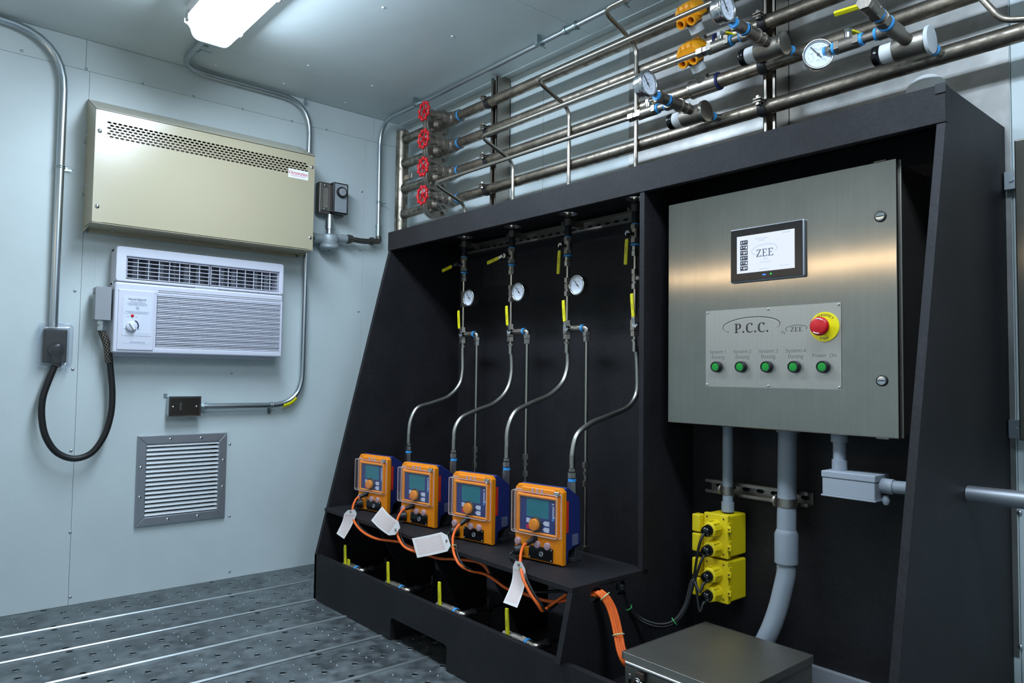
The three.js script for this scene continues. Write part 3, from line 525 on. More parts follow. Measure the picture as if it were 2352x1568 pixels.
PY.forEach((y, i) => {
  const o = thing('process_pipe', `${ORD[i]} of the four long steel pipes along the wall`, 'pipe', 'long wall pipes');
  part(o, 'stub', cyl(V(PX, y, 0.186), V(PX, y, 0.472), 0.0245, 0.0245, 24), M.pipe);
  part(o, 'pipe', cyl(V(PX, y, 0.705), V(PX, y, 4.3), 0.0245, 0.0245, 24), M.pipe);
  for (const [a, b] of [[0.466, 0.486], [0.491, 0.511]]) part(o, 'flange', lathe([[0.025, 0], [0.07, 0], [0.072, 0.002], [0.072, b - a - 0.002], [0.07, b - a], [0.025, b - a]], V(PX, y, a), V(0, 0, 1), 36), M.cast);
  part(o, 'gasket', cyl(V(PX, y, 0.486), V(PX, y, 0.491), 0.066, 0.066, 32), M.white);
  part(o, 'flange_hub', lathe([[0.0245, 0.03], [0.034, 0.004], [0.034, 0]], V(PX, y, 0.511), V(0, 0, 1), 24), M.cast);
  for (let k = 0; k < 4; k++) { const a = Math.PI / 4 + k * Math.PI / 2, p = V(PX + Math.cos(a) * 0.053, y + Math.sin(a) * 0.053, 0); part(o, 'bolt', [hex(V(p.x, p.y, 0.511), V(p.x, p.y, 0.523), 0.0115), cyl(V(p.x, p.y, 0.45), V(p.x, p.y, 0.53), 0.006, 0.006, 8), hex(V(p.x, p.y, 0.454), V(p.x, p.y, 0.466), 0.0115)], M.fitting); }
  part(o, 'sealing_tape', cyl(V(PX, y, 0.7), V(PX, y, 0.707), 0.0262, 0.0262, 24), M.blue);
  part(o, 'stub_end', cyl(V(PX, y, 0.53), V(PX, y, 0.565), 0.0235, 0.0235, 20), M.pipe);
  finish(o);
});
{ // gate valves with red handwheels
  let first = null;
  PY.forEach((y, i) => {
    const label = `steel gate valve with red handwheel on the ${ORD[i]} long pipe`;
    if (first) { copyOf(first, 0, y - PY[0], 0, label).children.find((c) => c.name === 'handwheel').rotation.x = i * 0.4; return; }
    const o = thing('gate_valve', label, 'valve', 'red wheel gate valves'), z = 0.63;
    part(o, 'body', [hex(V(PX, y, z - 0.07), V(PX, y, z - 0.045), 0.036), hex(V(PX, y, z + 0.045), V(PX, y, z + 0.07), 0.036), lathe([[0.024, -0.05], [0.034, -0.03], [0.038, 0], [0.034, 0.03], [0.024, 0.05]], V(PX, y, z), V(0, 0, 1), 24), cyl(V(PX, y, z), V(PX - 0.05, y, z), 0.031, 0.028, 24)], M.cast);
    part(o, 'bonnet', [hex(V(PX - 0.05, y, z), V(PX - 0.066, y, z), 0.034), cyl(V(PX - 0.066, y, z), V(PX - 0.085, y, z), 0.026, 0.022, 20), hex(V(PX - 0.085, y, z), V(PX - 0.097, y, z), 0.026), cyl(V(PX - 0.097, y, z), V(PX - 0.128, y, z), 0.016, 0.015, 18), hex(V(PX - 0.122, y, z), V(PX - 0.138, y, z), 0.019)], M.cast);
    part(o, 'stem', cyl(V(PX - 0.138, y, z), V(-0.302, y, z), 0.005, 0.005, 10), M.fitting);
    const w = part(o, 'handwheel', [ring(V(0, 0, 0), V(1, 0, 0), 0.040, 0.0058, 40, 10), cyl(V(-0.007, 0, 0), V(0.008, 0, 0), 0.010, 0.010, 14),
      ...[0, 1, 2, 3, 4].map((k) => { const a = k * 1.2566; return cyl(V(0, Math.cos(a) * 0.008, Math.sin(a) * 0.008), V(0, Math.cos(a) * 0.04, Math.sin(a) * 0.04), 0.0042, 0.0042, 8); }),
      ...[0, 1, 2, 3, 4, 5, 6, 7, 8].map((k) => { const a = k * 0.698; return ball(V(0, Math.cos(a) * 0.0445, Math.sin(a) * 0.0445), 0.0088, 10); })], M.red);
    w.position.set(-0.293, y, z);
    const nut = part(o, 'wheel_nut', hex(V(-0.302, y, z), V(-0.309, y, z), 0.006), M.chrome);
    first = finish(o);
  });
}
function channel(z0, z1, x0, x1, y0, y1) {                // strut channel standing upright, open to -x
  const t = 0.003; return [box(x1 - t, x1, y0, y1, z0, z1), box(x0, x1, y0, y1, z0, z0 + t), box(x0, x1, y0, y1, z1 - t, z1), box(x0, x0 + t, y0, y1, z0, z0 + 0.011), box(x0, x0 + t, y0, y1, z1 - 0.011, z1), box(x0 + t, x0 + 0.009, y0, y1, z0 + 0.009, z0 + 0.0115), box(x0 + t, x0 + 0.009, y0, y1, z1 - 0.0115, z1 - 0.009)];
}
[[0.918, 0.964, 'beside the gate valves'], [2.388, 2.434, 'over the control panel']].forEach(([z0, z1, where]) => {
  const o = thing('strut_post', `upright steel strut channel holding the pipes ${where}`, 'strut', 'upright strut posts');
  part(o, 'channel', channel(z0, z1, -0.09, -0.004, 1.722, 2.488), M.strut); finish(o);
  PY.forEach((y, i) => {
    const c = thing('pipe_clamp', `steel strut clamp on the ${ORD[i]} long pipe ${where}`, 'clamp', 'pipe clamps'), z = (z0 + z1) / 2;
    part(c, 'band', lathe([[0.0255, -0.014], [0.028, -0.014], [0.028, 0.014], [0.0255, 0.014]], V(PX, y, z), V(0, 0, 1), 28), M.blackPipe);
    part(c, 'ears', [box(PX - 0.05, PX - 0.024, y + 0.008, y + 0.012, z - 0.014, z + 0.014, 0.001), box(PX - 0.05, PX - 0.024, y + 0.018, y + 0.022, z - 0.014, z + 0.014, 0.001)], M.strut);
    part(c, 'bolt', [cyl(V(PX - 0.038, y, z), V(PX - 0.038, y + 0.032, z), 0.0045, 0.0045, 10), hex(V(PX - 0.038, y + 0.022, z), V(PX - 0.038, y + 0.03, z), 0.009), hex(V(PX - 0.038, y, z), V(PX - 0.038, y + 0.008, z), 0.009)], M.fitting);
    finish(c);
  });
});

// gauges
const texGauge = canvasTex(256, 256, (g, w, h) => {
  g.fillStyle = '#dfe4ee'; g.fillRect(0, 0, w, h); g.strokeStyle = '#3a4050';
  for (let i = 0; i <= 50; i++) { const a = Math.PI * (0.75 + 1.5 * i / 50), r0 = i % 5 ? 92 : 84; g.lineWidth = i % 5 ? 1.5 : 3; g.beginPath(); g.moveTo(128 + Math.cos(a) * r0, 128 + Math.sin(a) * r0); g.lineTo(128 + Math.cos(a) * 100, 128 + Math.sin(a) * 100); g.stroke(); if (i % 10 === 0) text(g, String(i * 20), 128 + Math.cos(a) * 66, 128 + Math.sin(a) * 66, 19, '#30364a'); }
  g.lineWidth = 2; g.beginPath(); g.arc(128, 128, 50, 2.36, 7.07); g.stroke(); text(g, 'psi', 128, 180, 20, '#30364a'); text(g, 'bar', 128, 84, 15, '#30364a');
});
const gaugeFaceMat = printMat(texGauge, { roughness: 0.35 });
function gauge(c, n, stemTo, label, group) {
  const o = thing('pressure_gauge', label, 'gauge', group), R = 0.041, q = new THREE.Quaternion();
  const up = V(0, 1, 0), right = up.clone().cross(n).normalize(), u2 = n.clone().cross(right).normalize();
  q.setFromRotationMatrix(new THREE.Matrix4().makeBasis(right, u2, n));
  const back = c.clone().addScaledVector(n, -0.018);
  part(o, 'case', lathe([[0, -0.018], [R * 0.82, -0.018], [R * 0.93, -0.012], [R * 0.95, 0.012]], c, n, 32), M.chrome);
  part(o, 'bezel', lathe([[R * 0.95, 0.01], [R * 1.03, 0.012], [R * 1.03, 0.02], [R * 0.98, 0.023], [R * 0.88, 0.022], [R * 0.87, 0.015]], c, n, 36), M.chrome);
  const f = part(o, 'dial', new THREE.CircleGeometry(R * 0.9, 32), gaugeFaceMat, true); f.quaternion.copy(q); f.position.copy(c.clone().addScaledVector(n, 0.0155));
  const d = part(o, 'needle', [box(-0.0016, 0.0016, -0.012, 0.03, 0, 0.001).rotateZ(0.75), new THREE.CylinderGeometry(0.004, 0.004, 0.002, 12).rotateX(Math.PI / 2)], M.rubber); d.quaternion.copy(q); d.position.copy(c.clone().addScaledVector(n, 0.0165));
  const gl = part(o, 'glass', new THREE.CircleGeometry(R * 0.88, 32), M.clear, true); gl.quaternion.copy(q); gl.position.copy(c.clone().addScaledVector(n, 0.0205));
  const plug = c.clone().addScaledVector(u2, R * 0.93); if (Math.abs(n.z) > 0.7) part(o, 'fill_plug', cyl(plug, plug.clone().addScaledVector(u2, 0.006), 0.0075, 0.0075, 12), M.rubber);
  if (stemTo) { const dir = stemTo.clone().sub(c).normalize(), a = c.clone().addScaledVector(dir, R * 0.9); part(o, 'stem', [cyl(a, stemTo, 0.0085, 0.0085, 14), hex(a, a.clone().lerp(stemTo, 0.6), 0.0125)], M.fitting); }
  return finish(o);
}
const tape = (o, p, d, r, w = 0.006) => part(o, 'sealing_tape', cyl(p.clone().addScaledVector(d, -w / 2), p.clone().addScaledVector(d, w / 2), r, r, 18), M.blue);
const Z = V(0, 0, 1), X = V(1, 0, 0);
const texHandle = canvasTex(64, 256, (g, w, h) => { g.fillStyle = '#e6dc12'; g.fillRect(0, 0, w, h); g.save(); g.translate(32, 140); g.rotate(-Math.PI / 2); text(g, 'ZM/W  ⊕', 0, 0, 34, '#3b3a10', 'sans-serif', 'center', 'bold'); g.restore(); });
function leverGeo(a, b, side, w, t) {                     // flat rounded lever from a to b, broad side facing `side`
  const d = b.clone().sub(a), L = d.length(); d.normalize(); const s = side.clone().addScaledVector(d, -side.dot(d)).normalize(), r = d.clone().cross(s);
  const g = new RoundedBoxGeometry(w, L, t, 3, Math.min(t, w) * 0.48); g.applyMatrix4(new THREE.Matrix4().makeBasis(r, d, s)); const m = a.clone().lerp(b, 0.5); return g.translate(m.x, m.y, m.z);
}
const handlePrint = printMat(texHandle, { roughness: 0.45 });
function leverPrint(o, a, b, side, w, t) {
  const d = b.clone().sub(a), L = d.length(); d.normalize(); const s = side.clone().addScaledVector(d, -side.dot(d)).normalize(), r = d.clone().cross(s);
  const g = new THREE.PlaneGeometry(w * 0.8, L * 0.72); g.applyMatrix4(new THREE.Matrix4().makeBasis(r, d, s)); const m = a.clone().lerp(b, 0.52).addScaledVector(s, t / 2 + 0.0004); g.translate(m.x, m.y, m.z); return part(o, 'handle_print', g, handlePrint, true);
}

// tubing from the assemblies down through the cabinet roof
const tubeEnd = [2.03, 2.325, 2.595, 2.885], TY = [1.937, 2.075, 2.222, 2.372];
ZL.forEach((z, i) => {
  const o = thing('steel_tubing', `thin bent steel tube dropping through the cabinet roof, ${NTH[i]}`, 'tube', 'thin steel tubes');
  part(o, 'tube', bent([V(RX, TY[i], tubeEnd[i] + 0.01), V(RX, TY[i] + 0.004, z), V(-0.15, TY[i] - 0.07, z), V(-0.15, 1.60, z)], 0.045, 0.0085, 14), M.tube);
  finish(o);
});
// measuring assemblies: valve, tee, gauge and damper on the tube ends
[[2.211, 1.937, 'lowest', 'over the bottom pipe beside the divider'], [2.496, 2.074, 'second', 'over the third pipe by the strut post'], [2.78, 2.222, 'third', 'over the second pipe'], [3.07, 2.372, 'topmost', 'at the top pipe']].forEach(([z, y, nth, where], i) => {
  const v = thing('ball_valve', `small steel ball valve with yellow lever ${where}`, 'valve', 'tube end valves');
  part(v, 'nut', [hex(V(RX, y, z - 0.19), V(RX, y, z - 0.168), 0.0165), hex(V(RX, y, z - 0.166), V(RX, y, z - 0.152), 0.0145)], M.fitting);
  part(v, 'body', [hex(V(RX, y, z - 0.148), V(RX, y, z - 0.132), 0.021), cyl(V(RX, y, z - 0.134), V(RX, y, z - 0.078), 0.0185), hex(V(RX, y, z - 0.084), V(RX, y, z - 0.07), 0.0205)], M.cast);
  part(v, 'stem', [cyl(V(RX, y, z - 0.108), V(RX, y + 0.032, z - 0.108), 0.009), hex(V(RX, y + 0.028, z - 0.108), V(RX, y + 0.04, z - 0.108), 0.011)], M.chrome);
  part(v, 'lever', [leverGeo(V(RX, y + 0.033, z - 0.118), V(RX + 0.005, y + 0.036, z - 0.09), UP, 0.016, 0.004)], M.chrome);
  part(v, 'grip', [leverGeo(V(RX + 0.005, y + 0.036, z - 0.093), V(RX + 0.07, y + 0.03, z - 0.07), UP, 0.015, 0.006)], M.yellow);
  tape(v, V(RX, y, z - 0.15), Z, 0.0135, 0.007); tape(v, V(RX, y, z - 0.066), Z, 0.0165, 0.007); finish(v);
  const t = thing('pipe_tee', `dark steel tee and couplings ${where}`, 'pipe fitting', 'tees with gauges');
  part(t, 'nipple', cyl(V(RX, y, z - 0.068), V(RX, y, z), 0.0125, 0.0125, 18), M.cast);
  tape(t, V(RX, y, z - 0.034), Z, 0.0155, 0.006);
  part(t, 'body', [cyl(V(RX - 0.032, y, z), V(RX + 0.032, y, z), 0.0195, 0.0195, 22), cyl(V(RX, y, z - 0.03), V(RX, y, z), 0.0185), ...[-0.032, 0.026].map((dx) => cyl(V(RX + dx, y, z), V(RX + dx + 0.006, y, z), 0.0225, 0.0225, 22))], M.cast);
  part(t, 'coupling', [hex(V(RX - 0.09, y, z), V(RX - 0.075, y, z), 0.02), cyl(V(RX - 0.078, y, z), V(RX - 0.045, y, z), 0.0175)], M.cast);
  tape(t, V(RX - 0.093, y, z), X, 0.0155, 0.006); tape(t, V(RX - 0.038, y, z), X, 0.0185, 0.007);
  part(t, 'coupling', [cyl(V(RX + 0.038, y, z), V(RX + 0.09, y, z), 0.0165), cyl(V(RX + 0.06, y, z), V(RX + 0.068, y, z), 0.02)], M.cast);
  tape(t, V(RX + 0.094, y, z), X, 0.0155, 0.006);
  finish(t);
  gauge(V(RX - 0.157, y + 0.018, z), Z, V(RX - 0.094, y + 0.002, z), `steel dial gauge with side plug ${where}`, 'gauges over the cabinet');
  const d = thing('damper_cylinder', `dark steel cylinder with black end cap ${where}`, 'cylinder', 'damper cylinders'), dx = -0.222;
  part(d, 'body', lathe([[0, 0], [0.029, 0], [0.031, 0.003], [0.031, 0.085], [0, 0.085]], V(dx, y - 0.008, z - 0.052), Z, 28), M.cast);
  part(d, 'sleeve', lathe([[0.024, 0], [0.026, 0.001], [0.026, 0.034], [0.024, 0.035]], V(dx, y - 0.008, z - 0.086), Z, 24), M.white);
  part(d, 'end_cap', lathe([[0, 0], [0.024, 0], [0.0275, 0.003], [0.0275, 0.022], [0, 0.022]], V(dx, y - 0.008, z - 0.108), Z, 24), M.blackGloss);
  part(d, 'end_plate', lathe([[0, 0.012], [0.035, 0.012], [0.037, 0.01], [0.037, 0]], V(dx, y - 0.008, z + 0.033), Z, 28), M.fitting);
  part(d, 'branch', [cyl(V(dx + 0.02, y - 0.012, z + 0.02), V(PX, y - 0.012, z + 0.05), 0.012, 0.012, 16), cyl(V(dx + 0.03, y - 0.012, z + 0.022), V(dx + 0.04, y - 0.012, z + 0.025), 0.0145, 0.0145, 16)], M.cast);
  tape(d, V(-0.168, y - 0.012, z + 0.036), V(0.96, 0, 0.28), 0.0135, 0.006);
  finish(d);
});
{ // further assembly on the bottom pipe with a gauge towards the room and a long yellow lever
  const z = 2.905, y = 1.939;
  const t = thing('pipe_tee', 'steel tee and couplings under the long yellow lever', 'pipe fitting', 'tees with gauges');
  part(t, 'body', [cyl(V(RX - 0.034, y, z), V(RX + 0.034, y, z), 0.0205, 0.0205, 22), cyl(V(RX, y, z - 0.034), V(RX, y, z), 0.019)], M.cast);
  part(t, 'nipple', cyl(V(RX, y, z - 0.09), V(RX, y, z - 0.03), 0.0125), M.cast); tape(t, V(RX, y, z - 0.04), Z, 0.0165, 0.007);
  part(t, 'coupling', [cyl(V(RX - 0.085, y + 0.008, z), V(RX - 0.03, y, z), 0.0175), hex(V(RX - 0.07, y + 0.006, z), V(RX - 0.05, y + 0.004, z), 0.0215)], M.cast);
  tape(t, V(RX - 0.04, y + 0.002, z), X, 0.021, 0.007); tape(t, V(RX - 0.088, y + 0.008, z), X, 0.0185, 0.008);
  part(t, 'coupling', cyl(V(RX + 0.03, y, z), V(RX + 0.13, y, z), 0.0165), M.cast); tape(t, V(RX + 0.125, y, z), X, 0.0185, 0.007); finish(t);
  const v = thing('ball_valve', 'small steel ball valve between the round gauge and tee', 'valve', 'tube end valves');
  part(v, 'body', [hex(V(RX, y, z - 0.148), V(RX, y, z - 0.134), 0.0205), cyl(V(RX, y, z - 0.136), V(RX, y, z - 0.088), 0.0185), hex(V(RX, y, z - 0.096), V(RX, y, z - 0.082), 0.0205)], M.cast);
  part(v, 'stem', [cyl(V(RX, y, z - 0.115), V(RX, y + 0.034, z - 0.115), 0.009), hex(V(RX, y + 0.03, z - 0.115), V(RX, y + 0.04, z - 0.115), 0.011)], M.chrome);
  part(v, 'grip', leverGeo(V(RX + 0.005, y + 0.036, z - 0.11), V(RX + 0.07, y + 0.03, z - 0.09), UP, 0.015, 0.006), M.yellow);
  part(v, 'nipple', [cyl(V(RX, y, z - 0.178), V(RX, y, z - 0.146), 0.011), hex(V(RX, y, z - 0.172), V(RX, y, z - 0.162), 0.015)], M.fitting);
  tape(v, V(RX, y, z - 0.153), Z, 0.0165, 0.007); tape(v, V(RX, y, z - 0.178), Z, 0.0135, 0.006); tape(v, V(RX, y, z - 0.078), Z, 0.0165, 0.008); finish(v);
  gauge(onX(1878, 129, RX).add(V(0, 0, 0)), V(-0.83, -0.12, 0.54).normalize(), V(RX, y, z - 0.176), 'round dial gauge facing the room under the yellow lever', 'gauges over the cabinet');
  const d = thing('damper_cylinder', 'dark steel cylinder with black cap under the long yellow lever', 'cylinder', 'damper cylinders');
  const dx = -0.222, dy = 1.932;
  part(d, 'body', lathe([[0, 0], [0.03, 0], [0.0325, 0.003], [0.0325, 0.085], [0, 0.085]], V(dx, dy, z - 0.042), Z, 28), M.cast);
  part(d, 'sleeve', lathe([[0.024, 0], [0.026, 0.001], [0.026, 0.034], [0.024, 0.035]], V(dx, dy, z - 0.076), Z, 24), M.white);
  part(d, 'end_cap', lathe([[0, 0], [0.024, 0], [0.0275, 0.003], [0.0275, 0.022], [0, 0.022]], V(dx, dy, z - 0.098), Z, 24), M.blackGloss);
  part(d, 'end_plate', lathe([[0, 0.01], [0.036, 0.01], [0.038, 0.008], [0.038, 0]], V(dx, dy, z + 0.043), Z, 28), M.whiteCap);
  part(d, 'branch', cyl(V(dx + 0.02, dy - 0.01, z + 0.03), V(PX, dy - 0.01, z + 0.05), 0.013, 0.013, 16), M.cast); tape(d, V(-0.17, dy - 0.01, z + 0.04), X, 0.0145, 0.006); finish(d);
  const l = thing('ball_valve', 'steel ball valve with a long yellow lever above the cabinet end', 'valve');
  part(l, 'body', [hex(V(RX - 0.115, y + 0.012, z), V(RX - 0.092, y + 0.008, z), 0.021), cyl(V(RX - 0.15, y + 0.016, z), V(RX - 0.105, y + 0.01, z), 0.0195), hex(V(RX - 0.165, y + 0.017, z), V(RX - 0.148, y + 0.016, z), 0.0205)], M.cast);
  const a = onX(2008, 4, -0.47), b = onX(1916, 33, -0.47);
  part(l, 'stem', cyl(V(RX - 0.128, y + 0.014, z), a.clone().add(V(0, 0.002, 0.004)), 0.008), M.chrome);
  part(l, 'grip', leverGeo(a, b, V(-0.4, -0.6, 0.5), 0.015, 0.008), M.yellow); finish(l);
}
// orange flow sensors
[[2.180, PY[2], 'on the third pipe'], [2.172, PY[1], 'on the second pipe']].forEach(([z, y, where]) => {
  const o = thing('flow_sensor', `amber capped flow sensor with two round ports ${where}`, 'sensor', 'amber flow sensors'), d = V(-0.62, 0.78, 0).normalize(), s = V(-0.78, -0.62, 0).normalize();
  const at = (t) => V(PX, y, z).addScaledVector(d, t);
  part(o, 'pipe_tee', [cyl(V(PX, y, z - 0.055), V(PX, y, z + 0.055), 0.031, 0.031, 26), cyl(V(PX, y, z - 0.058), V(PX, y, z - 0.05), 0.0325, 0.0325, 26)], M.fitting);
  part(o, 'weld_ring', ring(V(PX, y, z + 0.058), Z, 0.027, 0.004, 24, 6), M.navy);
  part(o, 'socket', [cyl(at(0.01), at(0.062), 0.024, 0.024, 24), hex(at(0.04), at(0.058), 0.03)], M.fitting);
  part(o, 'neck', lathe([[0.025, 0], [0.025, 0.03], [0, 0.03]], at(0.058), d, 24), M.whiteCap);
  part(o, 'collar', lathe([[0.02, 0], [0.028, 0.002], [0.03, 0.02], [0.02, 0.022]], at(0.086), d, 24), M.rubber);
  const B = new THREE.Matrix4().makeBasis(Z.clone().negate(), d, s.clone().negate()), c = at(0.128);
  const sh = new THREE.Shape(); sh.moveTo(-0.05, -0.02); sh.lineTo(0.05, -0.02); sh.lineTo(0.052, 0.005); sh.quadraticCurveTo(0.04, 0.033, 0.018, 0.036); sh.lineTo(-0.018, 0.036); sh.quadraticCurveTo(-0.04, 0.033, -0.052, 0.005); sh.lineTo(-0.05, -0.02);
  const cap = part(o, 'cap', [ex(sh, null, 0.062, 0.012).translate(0, 0, -0.031).applyMatrix4(B).translate(c.x, c.y, c.z)], M.amber);
  for (const k of [-0.022, 0, 0.022]) part(cap, 'cap_rib', new RoundedBoxGeometry(0.006, 0.018, 0.066, 2, 0.0028).applyMatrix4(B).translate(c.x + d.x * 0.026, c.y + d.y * 0.026, c.z + k), M.amber);
  for (const k of [-0.022, 0.022]) { const p = c.clone().addScaledVector(d, -0.02).addScaledVector(s, 0.02).add(V(0, 0, k)); const cp = part(o, 'cable_port', lathe([[0.011, 0.002], [0.011, 0.03], [0.0165, 0.03], [0.0175, 0.026], [0.0175, -0.02]], p, s, 22), M.amber); part(cp, 'port_plug', cyl(p.clone().addScaledVector(s, 0.002), p.clone().addScaledVector(s, 0.006), 0.0115, 0.0115, 18), M.brown); }
  finish(o);
});
{ // tube bending away above the cabinet's end
  const o = thing('steel_tubing', 'dark bent tube above the cabinet end by the far enclosure', 'tube');
  part(o, 'tube', bent([onX(2222, -40, -0.33), onX(2300, 46, -0.33), onX(2352, 44, -0.33), onX(2460, 30, -0.33)], 0.03, 0.0075, 14), M.pipe); finish(o);
}
{
  const o = thing('vent_dome', 'round white dome on the wall behind the cabinet top', 'vent');
  part(o, 'dome', lathe([[0.058, 0], [0.056, 0.012], [0.04, 0.024], [0, 0.028]], V(-0.003, 1.868, 2.864), V(-1, 0, 0), 30), M.white); finish(o);
}

// ================================================================== THE BLACK PUMP CABINET
const CZ0 = 0.56, CZ1 = 3.06, DZ = 2.157, T = 0.02, SH = 0.408;
{
  const o = thing('pump_cabinet', 'large open black metal cabinet with sloping sides holding the pumps and control panel', 'cabinet');
  const side = [[-0.79, 0.004], [-0.79, 0.2], [-0.44, 1.63], [-0.44, 1.72], [-0.004, 1.72], [-0.004, 0.004]];
  for (const z of [CZ0, CZ1 - T]) part(o, 'side_panel', extZ(side, z, z + T, 0.0015), M.black);
  part(o, 'roof_panel', extY([[-0.42, CZ0 + T], [-0.004, CZ0 + T], [-0.004, CZ1 - T], [-0.42, CZ1 - T]], 1.704, 1.719, 0, ZL.map((z) => holePath(-0.15, -z, 0.04, 0.04, 28))), M.black);
  part(o, 'fascia', box(-0.443, -0.42, 1.63, 1.7215, CZ0 - 0.001, CZ1 + 0.001, 0.0015), M.black);
  part(o, 'back_panel', box(-0.016, -0.004, 0.02, 1.704, CZ0 + T, DZ), M.black);
  part(o, 'back_panel', box(-0.17, -0.155, 0.02, 1.704, DZ + 0.01, CZ1 - T), M.black);
  part(o, 'divider', box(-0.44, -0.016, 0.02, 1.704, DZ - T / 2, DZ + T / 2, 0.0015), M.black);
  part(o, 'pump_shelf', box(-0.757, -0.412, SH - 0.016, SH, CZ0 + T, DZ + T / 2, 0.0015), M.black);
  part(o, 'shelf_leg', extZ([[-0.757, SH - 0.016], [-0.806, 0.2], [-0.768, 0.2], [-0.768, 0.02], [-0.44, 0.02], [-0.44, SH - 0.016]], DZ - T / 2, DZ + T / 2, 0, [holePath(-0.655, 0.368, 0.028, 0.024, 20), holePath(-0.545, 0.372, 0.024, 0.024, 20)]), M.black);
  for (const z of [0.98, 1.345, 1.705]) part(o, 'gusset', extZ([[-0.72, SH - 0.016], [-0.50, 0.02], [-0.42, 0.02], [-0.42, SH - 0.016]], z - 0.005, z + 0.005), M.black);
  part(o, 'base_front', extX([[CZ0, 0.002], [1.222, 0.002], [1.222, 0.078], [1.232, 0.088], [1.583, 0.088], [1.593, 0.078], [1.593, 0.002], [2.03, 0.002], [2.03, 0.088], [2.40, 0.088], [2.40, 0.002], [CZ1, 0.002], [CZ1, 0.2], [CZ0, 0.2]], -0.79, -0.768), M.black);
  part(o, 'base_tray', [box(-0.768, -0.02, 0.09, 0.1, CZ0 + T, CZ1 - T)], M.black);
  for (const z of [1.208, 1.593]) part(o, 'fork_tunnel', box(-0.768, -0.05, 0.002, 0.09, z, z + 0.014), M.black);
  part(o, 'back_rail', box(-0.19, -0.17, 0.1, 0.178, DZ + 0.012, CZ1 - T), M.greyPaint);
  part(o, 'corner_plate', box(-0.446, -0.44, 1.70, 1.7225, CZ1 - 0.02, CZ1 + 0.002), M.blackPipe);
  const c0 = onX(1145, 628, -0.016);
  const zee = canvasTex(512, 256, (g, w, h) => { g.fillStyle = '#1d1d20'; g.fillRect(0, 0, w, h); g.strokeStyle = '#060608'; g.lineWidth = 8; g.beginPath(); g.ellipse(w / 2, 120, 236, 84, -0.1, 2.4, 6.5); g.stroke(); text(g, 'ZEE', w / 2, 148, 150, '#050507', 'serif', 'center', 'bold'); });
  printX(o, 'logo_plate', -0.016, c0.y - 0.06, c0.y + 0.06, c0.z - 0.12, c0.z + 0.12, zee, { roughness: 0.6 }, 0.0006);
  finish(o);
}
function strutRun(x0, x1, y0, y1, z0, z1, mat, o) {       // horizontal slotted channel, back to the wall
  const zs = []; for (let z = z0 + 0.03; z < z1 - 0.02; z += 0.05) zs.push(holePath(-z, (y0 + y1) / 2, 0.014, 0.007, 12));
  part(o, 'web', extX([[z0, y0], [z1, y0], [z1, y1], [z0, y1]], x1 - 0.004, x1 - 0.001, 0, zs), mat);
  part(o, 'flange', box(x0, x1, y0 - 0.002, y0 + 0.001, z0, z1), mat); part(o, 'flange', box(x0, x1, y1 - 0.001, y1 + 0.002, z0, z1), mat);
  part(o, 'lip', box(x0, x0 + 0.003, y0, y0 + 0.008, z0, z1), mat); part(o, 'lip', box(x0, x0 + 0.003, y1 - 0.008, y1, z0, z1), mat);
}
{ const o = thing('strut_rail', 'long slotted strut rail across the upper back of the pump bay', 'strut'); strutRun(-0.06, -0.018, 1.645, 1.688, 0.70, 2.135, M.strut, o); finish(o); }
{ const o = thing('strut_rail', 'short slotted strut rail under the control panel', 'strut'); strutRun(-0.212, -0.172, 0.647, 0.687, 2.245, 2.60, M.strut, o); finish(o); }

